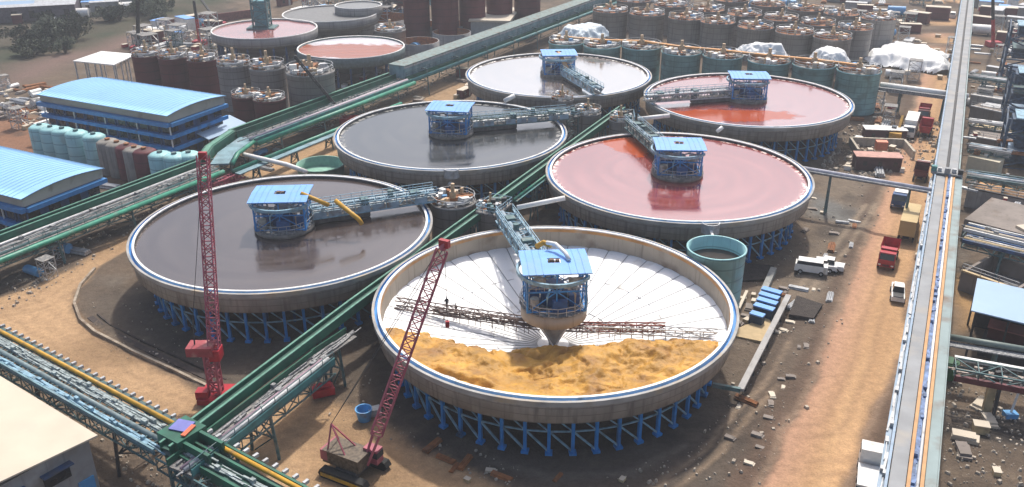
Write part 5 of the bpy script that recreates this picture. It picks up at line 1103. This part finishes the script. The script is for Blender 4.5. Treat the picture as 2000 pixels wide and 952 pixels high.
fw_ = empty('boundary_wall', (0, 0, 0), 0, 'dull red boundary wall beyond the distant pink tank', 'wall'); MB().bar(G(330, 48, 1.5), G(500, 26, 1.5), .5, 3).build('wall_panel', mat('brick_dull', (.20, .075, .065), .8, var=.3), fw_)
# ------------------------------------------------------------------ tarpaulins / foam heaps
def heap(px, lz, hz, m, name, label, cat, seed=1, dens=34, kind=None):
    P = [tuple(G(*p, lz)[:2]) for p in px]; a = np.array(P); xs2 = np.linspace(a[:, 0].min()-1, a[:, 0].max()+1, dens*2); ys2 = np.linspace(a[:, 1].min()-1, a[:, 1].max()+1, dens*2); XX, YY = np.meshgrid(xs2, ys2, indexing='ij')
    d = dpoly(XX, YY, P); ins = inpoly(XX, YY, P); sdn = np.where(ins, d, -d)+(fbm(XX, YY, 2.5, seed+5)-.5)*3.6
    zz = lz-1.2+np.clip(sdn*.9, -1.8, 1)+hz*.5*np.clip(sdn/4, 0, 1)**.5*(-.2+2*fbm(XX, YY, 3.5, seed))+(fbm(XX, YY, 2.2, seed+9, 2)-.5)*.8
    n2_ = zz.shape[1]; keep = sdn > -1.9; idx = -np.ones(zz.shape, int); idx[keep] = np.arange(keep.sum())
    q = np.stack([idx[:-1, :-1], idx[1:, :-1], idx[1:, 1:], idx[:-1, 1:]], -1).reshape(-1, 4); q = q[(q >= 0).all(1)]
    o = MB().poly(np.stack([XX[keep], YY[keep], zz[keep]], -1).tolist(), q.tolist()).build(name, m, None, True); return tag(o, label, cat, None, kind)
snow = mat('tarp_white', (.80, .80, .79), .6, var=.08, scale=1)
heap(((1702, 96), (1745, 80), (1810, 86), (1846, 104), (1850, 124), (1800, 120), (1745, 108), (1705, 108)), 3.0, 1.6, snow, 'tarpaulin', 'big white tarpaulin draped over plant at the end of the teal row', 'tarpaulin', 3)
heap(((1588, 96), (1625, 91), (1656, 99), (1650, 107), (1602, 105)), 8.6, 2, snow, 'tarpaulin', 'white tarpaulin between the last grey tank and the teal row', 'tarpaulin', 9)
heap(((1445, 82), (1480, 79), (1530, 85), (1530, 90), (1475, 88)), 9.3, .7, snow, 'tarpaulin', 'long white tarpaulin on top of the middle teal tanks', 'tarpaulin', 13)
heap(((1095, 52), (1135, 42), (1180, 46), (1178, 54), (1130, 62)), 9, 1.1, mat('tarp_blue_white', (.55, .62, .66), .6, var=.3), 'tarpaulin', 'bluish white tarpaulin by the top end of the green gallery', 'tarpaulin', 17)
# ------------------------------------------------------------------ clutter: prototypes scattered through the working yards
PR = []
def proto(name, cat, fn):
    t = empty(name, (0, -900, 0), 0, 'x', cat); fn(t); PR.append(t); return t
def f_cabin(m, top):
    def f(t): MB().box((0, 0, 1.4), (5.8, 2.4, 2.8)).build('body', m, t); MB().box((0, 0, 2.88), (6.0, 2.6, .14)).build('roof', top, t); MB().box((-1.4, -1.22, 1.6), (1.0, .08, .9)).build('window', wd, t); MB().box((1.4, -1.22, 1.1), (.9, .08, 2.0)).build('door', greyl, t)
    return f
def f_pipes(m):
    def f(t):
        for i, (y, z) in enumerate(((-.7, .25), (-.2, .25), (.3, .25), (.8, .25), (-.45, .7), (.05, .7), (.55, .7))): MB().tube([(-3, y, z), (3, y+random.uniform(-.1, .1), z)], .24, 8).build('pipe', m, t)
    return f
def f_boxes(m):
    def f(t): MB().box((0, 0, .5), (1.6, 1.2, 1.0)).build('body', m, t); MB().box((0, 0, 1.04), (1.7, 1.3, .08)).build('lid', cream, t)
    return f
def f_scaf(m):
    def f(t): MB().truss((0, 0, 0), (0, 0, 5), 3, 3, 1.8, .16, .1).build('frame', m, t); MB().box((0, 0, 5.1), (3.4, 3.4, .15)).build('deck', deck, t)
    return f
def f_tankh(m):
    def f(t):
        MB().tube([(-2, 0, 1.3), (-2.3, 0, 1.3), (2.3, 0, 1.3), (2, 0, 1.3)][1:3], 1.1, 18).build('shell', m, t)
        for x in (-1.4, 1.4): MB().box((x, 0, .3), (.3, 1.6, .7)).build('saddle', dark, t)
    return f
def f_slabs(m):
    def f(t):
        MB().box((0, 0, .2), (3, 1.6, .4)).build('lower_slab', m, t); MB().box((.2, .1, .55), (2.6, 1.4, .26), .12).build('upper_slab', m, t)
    return f
KN = [('site_cabin', 'cabin', 'blue roofed site cabin', f_cabin(white, skyb)), ('site_cabin', 'cabin', 'maroon site cabin with a pale roof', f_cabin(maroon, cream)), ('site_cabin', 'cabin', 'grey roofed site cabin', f_cabin(greyp, greyl)), ('pipe_stack', 'pipe stack', 'stack of grey pipes', f_pipes(greyl)), ('pipe_stack', 'pipe stack', 'stack of rusty pipes', f_pipes(rust)),
      ('crate', 'crate', 'tan crate with a pale lid', f_boxes(tan)), ('crate', 'crate', 'white crate', f_boxes(white)), ('scaffold', 'scaffold', 'teal scaffold tower', f_scaf(teals)), ('scaffold', 'scaffold', 'galvanised scaffold tower', f_scaf(greyl)), ('horizontal_tank', 'tank', 'white horizontal tank on saddles', f_tankh(white)), ('horizontal_tank', 'tank', 'blue horizontal tank on saddles', f_tankh(blueb)), ('slab_stack', 'slab stack', 'stack of pale slabs', f_slabs(cream)), ('slab_stack', 'slab stack', 'stack of brown slabs', f_slabs(slabm)), ('crate', 'crate', 'red crate', f_boxes(red)), ('crate', 'crate', 'orange crate', f_boxes(gor))]
protos = [(proto(n, c, f), lb) for n, c, lb, f in KN]; fresh = set()
def scatter(px, n, kinds, where, z=0.0, seed=0, sc=(1, 1), ang=AU, rough=True):
    rr_ = random.Random(seed); a = np.array(px); done = 0; pts = []; tries = 0
    while done < n and tries < n*60:
        tries += 1
        x, y = rr_.uniform(a[:, 0].min(), a[:, 0].max()), rr_.uniform(a[:, 1].min(), a[:, 1].max())
        if not inpoly(np.array([x]), np.array([y]), [tuple(q) for q in px])[0]: continue
        p = G(x, y, z); s = rr_.uniform(*sc)
        if any((p-q).length < 2.6*s for q in pts): continue
        pts.append(p); k = rr_.choice(kinds); t, lb = protos[k]
        if z == 0: p.z = ground_z(p.x, p.y)-.03
        grp = f"{lb}s {where}" ; lab = f"{lb} {where}"
        o = t if k not in fresh else copy_tree(t)
        fresh.add(k); o.location = p; o.rotation_euler = (0, 0, ang+rr_.choice((0, math.pi/2))+rr_.gauss(0, .15 if rough else .02)); o.scale = (s, s, s*rr_.uniform(.8, 1.15)); o['label'] = lab; o['group'] = grp; done += 1
scatter([(1165, 0), (1870, 0), (1800, 70), (1690, 92), (1500, 52), (1180, 8)], 120, [1, 2, 3, 4, 4, 5, 7, 8, 9, 14, 14, 11, 12, 10], 'in the yard beyond the grey tanks', seed=5, sc=(.8, 1.4))
scatter([(1700, 95), (1870, 60), (1845, 160), (1745, 175), (1730, 140)], 20, [2, 3, 5, 6, 8, 11, 9], 'among the white tarpaulins', seed=6)
scatter([(1690, 175), (1790, 180), (1765, 250), (1700, 250), (1660, 235)], 18, [3, 4, 5, 11, 12, 8, 13], 'behind the pale pink pond', seed=7, sc=(.7, 1.1))
scatter([(1640, 285), (1690, 260), (1760, 290), (1765, 345), (1690, 350), (1640, 330)], 14, [5, 6, 11, 12, 3], 'around the walled yard', seed=8, sc=(.6, 1))
scatter([(1900, 90), (1995, 90), (1960, 235), (1897, 235)], 26, [2, 3, 5, 6, 8, 11, 12, 9], 'past the far grey gallery', seed=9, sc=(.7, 1.1))
scatter([(1900, 0), (2000, 20), (2000, 90), (1902, 85)], 26, [0, 1, 2, 9, 8, 13, 3], 'in the far corner past the gallery', seed=10, sc=(1, 1.7))
scatter([(0, 168), (95, 165), (100, 230), (60, 260), (0, 235)], 60, [3, 6, 5, 11, 12, 8, 9, 4, 13], 'beside the long blue roofed block', seed=11, sc=(.5, .9))
scatter([(240, 92), (420, 62), (430, 90), (560, 110), (660, 120), (650, 145), (560, 120), (420, 105), (280, 108)], 60, [3, 5, 6, 14, 8, 7, 4, 13, 11, 14], 'behind the maroon and grey tanks', seed=12, sc=(.9, 1.5))
scatter([(260, 60), (410, 40), (420, 60), (300, 90)], 14, [10, 9, 5, 13, 1, 0], 'by the distant pink tank', seed=13, sc=(1, 1.6))
scatter([(520, 0), (760, 0), (820, 40), (900, 62), (860, 100), (780, 110), (620, 62), (560, 30)], 70, [1, 3, 4, 6, 8, 7, 10, 13, 14, 11], 'among the far round basins', seed=14, sc=(.9, 1.6))
scatter([(640, 130), (740, 110), (770, 130), (690, 185), (640, 170)], 16, [3, 7, 5, 6, 8, 13], 'by the green gallery past the grey tanks', seed=15, sc=(.7, 1.1))
scatter([(0, 20), (110, 40), (270, 0), (330, 0), (300, 25), (100, 48), (0, 50)], 32, [0, 1, 2, 6, 9, 3, 0], 'on the edge of the far hillside', seed=16, sc=(1.1, 1.9), ang=R(20))
scatter([(780, 190), (860, 150), (915, 150), (920, 185), (800, 215)], 8, [1, 12, 11, 5], 'on the track behind the slate pond', seed=17, sc=(.7, 1))
scatter([(60, 430), (190, 370), (200, 350), (210, 345), (215, 380), (120, 440)], 8, [14, 5, 3], 'under the nearest blue roofed block', seed=18, sc=(.6, 1))
scatter([(1425, 590), (1475, 575), (1470, 625), (1430, 640)], 10, [11, 12, 5], 'in the heap beside the white tank', seed=19, sc=(.45, .7))
scatter([(1900, 150), (1880, 120), (1790, 480), (1775, 620), (1800, 640), (1830, 330)], 14, [6, 5, 12, 4], 'on the verge between road and gallery', seed=20, sc=(.4, .7))
scatter([(1860, 770), (1980, 770), (1990, 940), (1860, 940)], 6, [11, 12, 5], 'near the dark pit past the gallery', seed=21, sc=(.6, 1))
scatter([(80, 500), (180, 470), (200, 470), (120, 540), (60, 545)], 5, [3, 10, 8], 'beside the tan track by the green gallery', seed=22, sc=(.5, .8))
scatter([(470, 310), (560, 295), (560, 325), (480, 340)], 6, [10, 3, 12], 'by the white bent pipe', seed=23, sc=(.5, .8))
scatter([(210, 205), (420, 265), (400, 300), (250, 250), (205, 235)], 12, [4, 5, 12, 14], 'between the long block and the small tanks', seed=24, sc=(.5, .9))
scatter([(1520, 620), (1600, 640), (1560, 760), (1470, 880), (1440, 860), (1500, 720)], 8, [11, 12], 'on the bare ground below the haul road', seed=25, sc=(.25, .45))
scatter([(1590, 380), (1690, 400), (1660, 500), (1600, 560), (1560, 470)], 12, [3, 12, 11, 4, 5], 'on the pad beside the red pond', seed=31, sc=(.3, .6))
scatter([(1520, 560), (1640, 560), (1600, 640), (1540, 640)], 10, [12, 4, 11, 3], 'around the black tarpaulin', seed=32, sc=(.3, .55))
scatter([(1440, 780), (1540, 700), (1520, 860), (1430, 940), (1400, 900)], 8, [11, 12, 12, 4], 'by the wheel tracks below the grey trough', seed=33, sc=(.25, .5))
scatter([(760, 840), (1000, 925), (1300, 900), (1300, 950), (900, 950)], 9, [11, 5, 4], 'in the shade before the white tank', seed=34, sc=(.25, .45))
scatter([(1900, 90), (1995, 90), (1960, 235), (1897, 235)], 24, [3, 4, 11, 12, 14, 13], 'between the racks past the far grey gallery', seed=35, sc=(.5, .8))
scatter([(1890, 240), (1990, 250), (1990, 420), (1890, 400)], 16, [3, 4, 11, 6, 13], 'between the troughs past the gallery', z=3.2, seed=36, sc=(.4, .6))
for i, (t, lb) in enumerate(protos):
    if i not in fresh:
        for c in list(t.children_recursive): bpy.data.objects.remove(c)
        bpy.data.objects.remove(t)
# loose stones and rubbish
def stones(px, n, name, label, m, r=(.08, .35), seed=1):
    rr_ = random.Random(seed); a = np.array(px); b = MB(); done = 0
    while done < n:
        x, y = rr_.uniform(a[:, 0].min(), a[:, 0].max()), rr_.uniform(a[:, 1].min(), a[:, 1].max())
        if not inpoly(np.array([x]), np.array([y]), [tuple(q) for q in px])[0]: continue
        done += 1; p = G(x, y, 0); z = ground_z(p.x, p.y); s = r[0]+(r[1]-r[0])*rr_.random()**3
        b.box((p.x, p.y, z+s*.3), (s*rr_.uniform(.8, 2), s*rr_.uniform(.7, 1.5), s), rr_.random()*3, rr_.uniform(.4, .8))
    o = b.build(name, m); return tag(o, label, None, None, 'stuff')
stonem = mat('stone_pale', (.42, .36, .29), .9, var=.4, scale=3)
stones([(1440, 480), (1760, 300), (1700, 480), (1600, 760), (1480, 952), (1100, 952), (1350, 880), (1430, 760)], 450, 'rubble', 'pale loose stones on the bare earth towards the haul road', stonem, seed=2)
stones([(160, 560), (300, 560), (480, 720), (700, 720), (820, 830), (1100, 950), (980, 952), (700, 850), (430, 790), (200, 680)], 220, 'rubble', 'loose stones and litter in the shade of the front tanks', stonem, (.06, .28), 3)
stones([(0, 560), (100, 480), (380, 340), (520, 290), (540, 320), (300, 440), (100, 560), (0, 620)], 450, 'rubble', 'loose stones along the green gallery verge', stonem, (.08, .4), 4)
stones([(1850, 700), (2000, 720), (2000, 952), (1840, 952)], 400, 'rubble', 'stones around the dark pit past the gallery', stonem, (.08, .4), 5)
stones([(0, 700), (200, 760), (380, 870), (560, 952), (260, 952), (180, 850), (0, 740)], 400, 'rubble', 'stones under the yellow piped rack', stonem, (.08, .35), 6)
stones([(1640, 240), (1840, 230), (1820, 330), (1700, 350), (1600, 330)], 900, 'rubble', 'broken pale blocks round the walled yard', stonem, (.1, .7), 7)
stones([(560, 225), (760, 160), (880, 120), (900, 150), (760, 200), (640, 250)], 500, 'rubble', 'broken blocks along the rear green gallery', stonem, (.1, .7), 8)
# ditch and kerb round the dark pond bund
kb = [G(*p) for p in ((186, 528), (158, 560), (146, 596), (158, 628), (186, 652), (260, 690), (340, 727), (412, 762))]
ky = MB()
for a, b in zip(kb[:-1], kb[1:]): ky.bar(a+Vector((0, 0, .25)), b+Vector((0, 0, .25)), .35, .5)
tag(ky.build('kerb', mat('kerb_pale', (.36, .30, .23), .85, var=.3, scale=1.2, dirt=.4)), 'pale kerb curving round the dark brown pond', 'kerb')
kd = MB(); 
for a, b in zip(kb[3:-1], kb[4:]):
    s = (b-a).normalized(); s = Vector((-s.y, s.x, 0)); kd.bar(a+s*1.3+Vector((0, 0, .05)), b+s*1.3+Vector((0, 0, .05)), .8, .35); kd.bar(a+s*2.3+Vector((0, 0, .1)), b+s*2.3+Vector((0, 0, .1)), .2, .45)
tag(kd.build('drain_channel', mat('drain_dark', (.055, .04, .035), .8, var=.4)), 'dark drain channel inside the pale kerb', 'drain')
# ------------------------------------------------------------------ shrubs on the hillside
lf = mat('leaf_dark', (.045, .06, .035), .8, var=.6, scale=.8); lf2 = mat('leaf_mid', (.07, .085, .05), .8, var=.5, scale=.8)
def shrub(name, label, seed, R_, H_, m, n=900):
    rr_ = random.Random(seed); b = MB(); t = empty(name, (0, 0, 0), 0, label, 'shrub' if name == 'shrub' else 'tree')
    cl = [(rr_.gauss(0, R_*.45), rr_.gauss(0, R_*.45), H_*rr_.uniform(.3, .85), R_*rr_.uniform(.25, .45)) for _ in range(9)]
    for i in range(n):
        c = rr_.choice(cl); d = Vector((rr_.gauss(0, 1), rr_.gauss(0, 1), rr_.gauss(0, .8))).normalized()*c[3]*rr_.uniform(.5, 1.1); p = Vector(c[:3])+d; p.z = max(.1, p.z); s = rr_.uniform(.15, .38)
        a = Vector((rr_.gauss(0, 1), rr_.gauss(0, 1), rr_.gauss(0, 1))).normalized(); bb = a.orthogonal().normalized()
        b.poly([p-a*s, p+bb*s*.6, p+a*s, p-bb*s*.6], [(0, 1, 2, 3)])
    b.build('crown', m, t); k = MB()
    for c in cl[:5]: k.bar((0, 0, -.2), (c[0]*.7, c[1]*.7, c[2]*.9), .16)
    k.tube([(0, 0, -.3), (0, 0, H_*.45)], .25, 7, .12).build('trunk', bark, t); return t
sp = [shrub('tree', 'x', 3, 3.6, 5.5, lf), shrub('tree', 'x', 8, 3.2, 4.5, lf2), shrub('tree', 'x', 14, 2.6, 3.4, lf)]
spots = []
for cxp, cyp, wx, wy, n, wh_ in ((105, 78, 45, 20, 26, 'in the dark clump on the hillside'), (25, 22, 32, 16, 26, 'in the wood at the top corner'), (290, 27, 28, 12, 14, 'in the clump behind the black mast'), (225, 44, 14, 5, 4, 'in the small patch on the hillside'), (45, 95, 60, 25, 7, 'scattered on the open hillside')):
    for i in range(n): spots.append((random.gauss(cxp, wx*.5), random.gauss(cyp, wy*.5), wh_))
us = set()
for i, (px, py, wh_) in enumerate(spots):
    if py < -15: py = 5
    k = i % 3; p = g0(px, py); src = sp[k]; lb = ('dark green bushy tree ', 'paler green bushy tree ', 'low dark bush like tree ')[k]+wh_
    o = src if k not in us else copy_tree(src); us.add(k); o.location = p; o.rotation_euler.z = random.random()*6; s = random.uniform(.8, 1.5); o.scale = (s, s, s*random.uniform(.7, 1)); o['label'] = lb; o['group'] = lb.replace('tree', 'trees', 1)
# ------------------------------------------------------------------ people in the white tank
def person(loc, rz, label, stride=.25):
    t = empty('person', loc, rz, label, 'person', None)
    J = [(0, 0, .95), (0, 0, 1.2), (0, 0, 1.45), (0, 0, 1.55), (0, .02, 1.70), (.1, 0, .88), (.12, stride*.5, .48), (.12, stride*.3, .08), (.12, stride*.3+.16, .04), (-.1, 0, .88), (-.12, -stride*.3, .48), (-.12, -stride, .08), (-.12, -stride+.16, .04), (.19, 0, 1.42), (.26, -.08, 1.15), (.24, .08, .92), (-.19, 0, 1.42), (-.27, .05, 1.15), (-.24, .22, .98)]
    E_ = [(0, 1), (1, 2), (2, 3), (3, 4), (0, 5), (5, 6), (6, 7), (7, 8), (0, 9), (9, 10), (10, 11), (11, 12), (2, 13), (13, 14), (14, 15), (2, 16), (16, 17), (17, 18)]
    rad = [.15, .14, .15, .06, .11, .10, .07, .05, .045, .10, .07, .05, .045, .07, .05, .04, .07, .05, .04]
    me = bpy.data.meshes.new('body'); me.from_pydata(J, E_, []); o = bpy.data.objects.new('body', me); col.objects.link(o); o.parent = t
    s = o.modifiers.new('s', 'SKIN'); 
    for i, r in enumerate(rad): me.skin_vertices[0].data[i].radius = (r, r) if me.skin_vertices else (r, r)
    me.skin_vertices[0].data[0].use_root = True
    o.modifiers.new('d', 'SUBSURF').levels = 1; me.materials.append(cloth)
    MB().lathe([(.01, 1.87), (.1, 1.84), (.14, 1.75), (.17, 1.74)], n=14).build('helmet', white, t, True)
    MB().lathe([(.165, 1.02), (.19, 1.25), (.18, 1.42)], n=12).build('vest', cloth, t, True); return t
def in_cone(px, py):
    z = 4.0
    for _ in range(6): p = G(px, py, z); z = cone_z(math.hypot(p.x-cx1, p.y-cy1))+.1
    return Vector((p.x, p.y, z))
def add_skin_person(*a):
    try: return person(*a)
    except Exception as e: print('person', e)
add_skin_person(in_cone(873, 604), .5, 'person in dark clothes walking on the white liner, arms slightly bent'); add_skin_person(in_cone(891, 617), 2.0, 'person in dark clothes lower down the white liner, near the long rake arm')
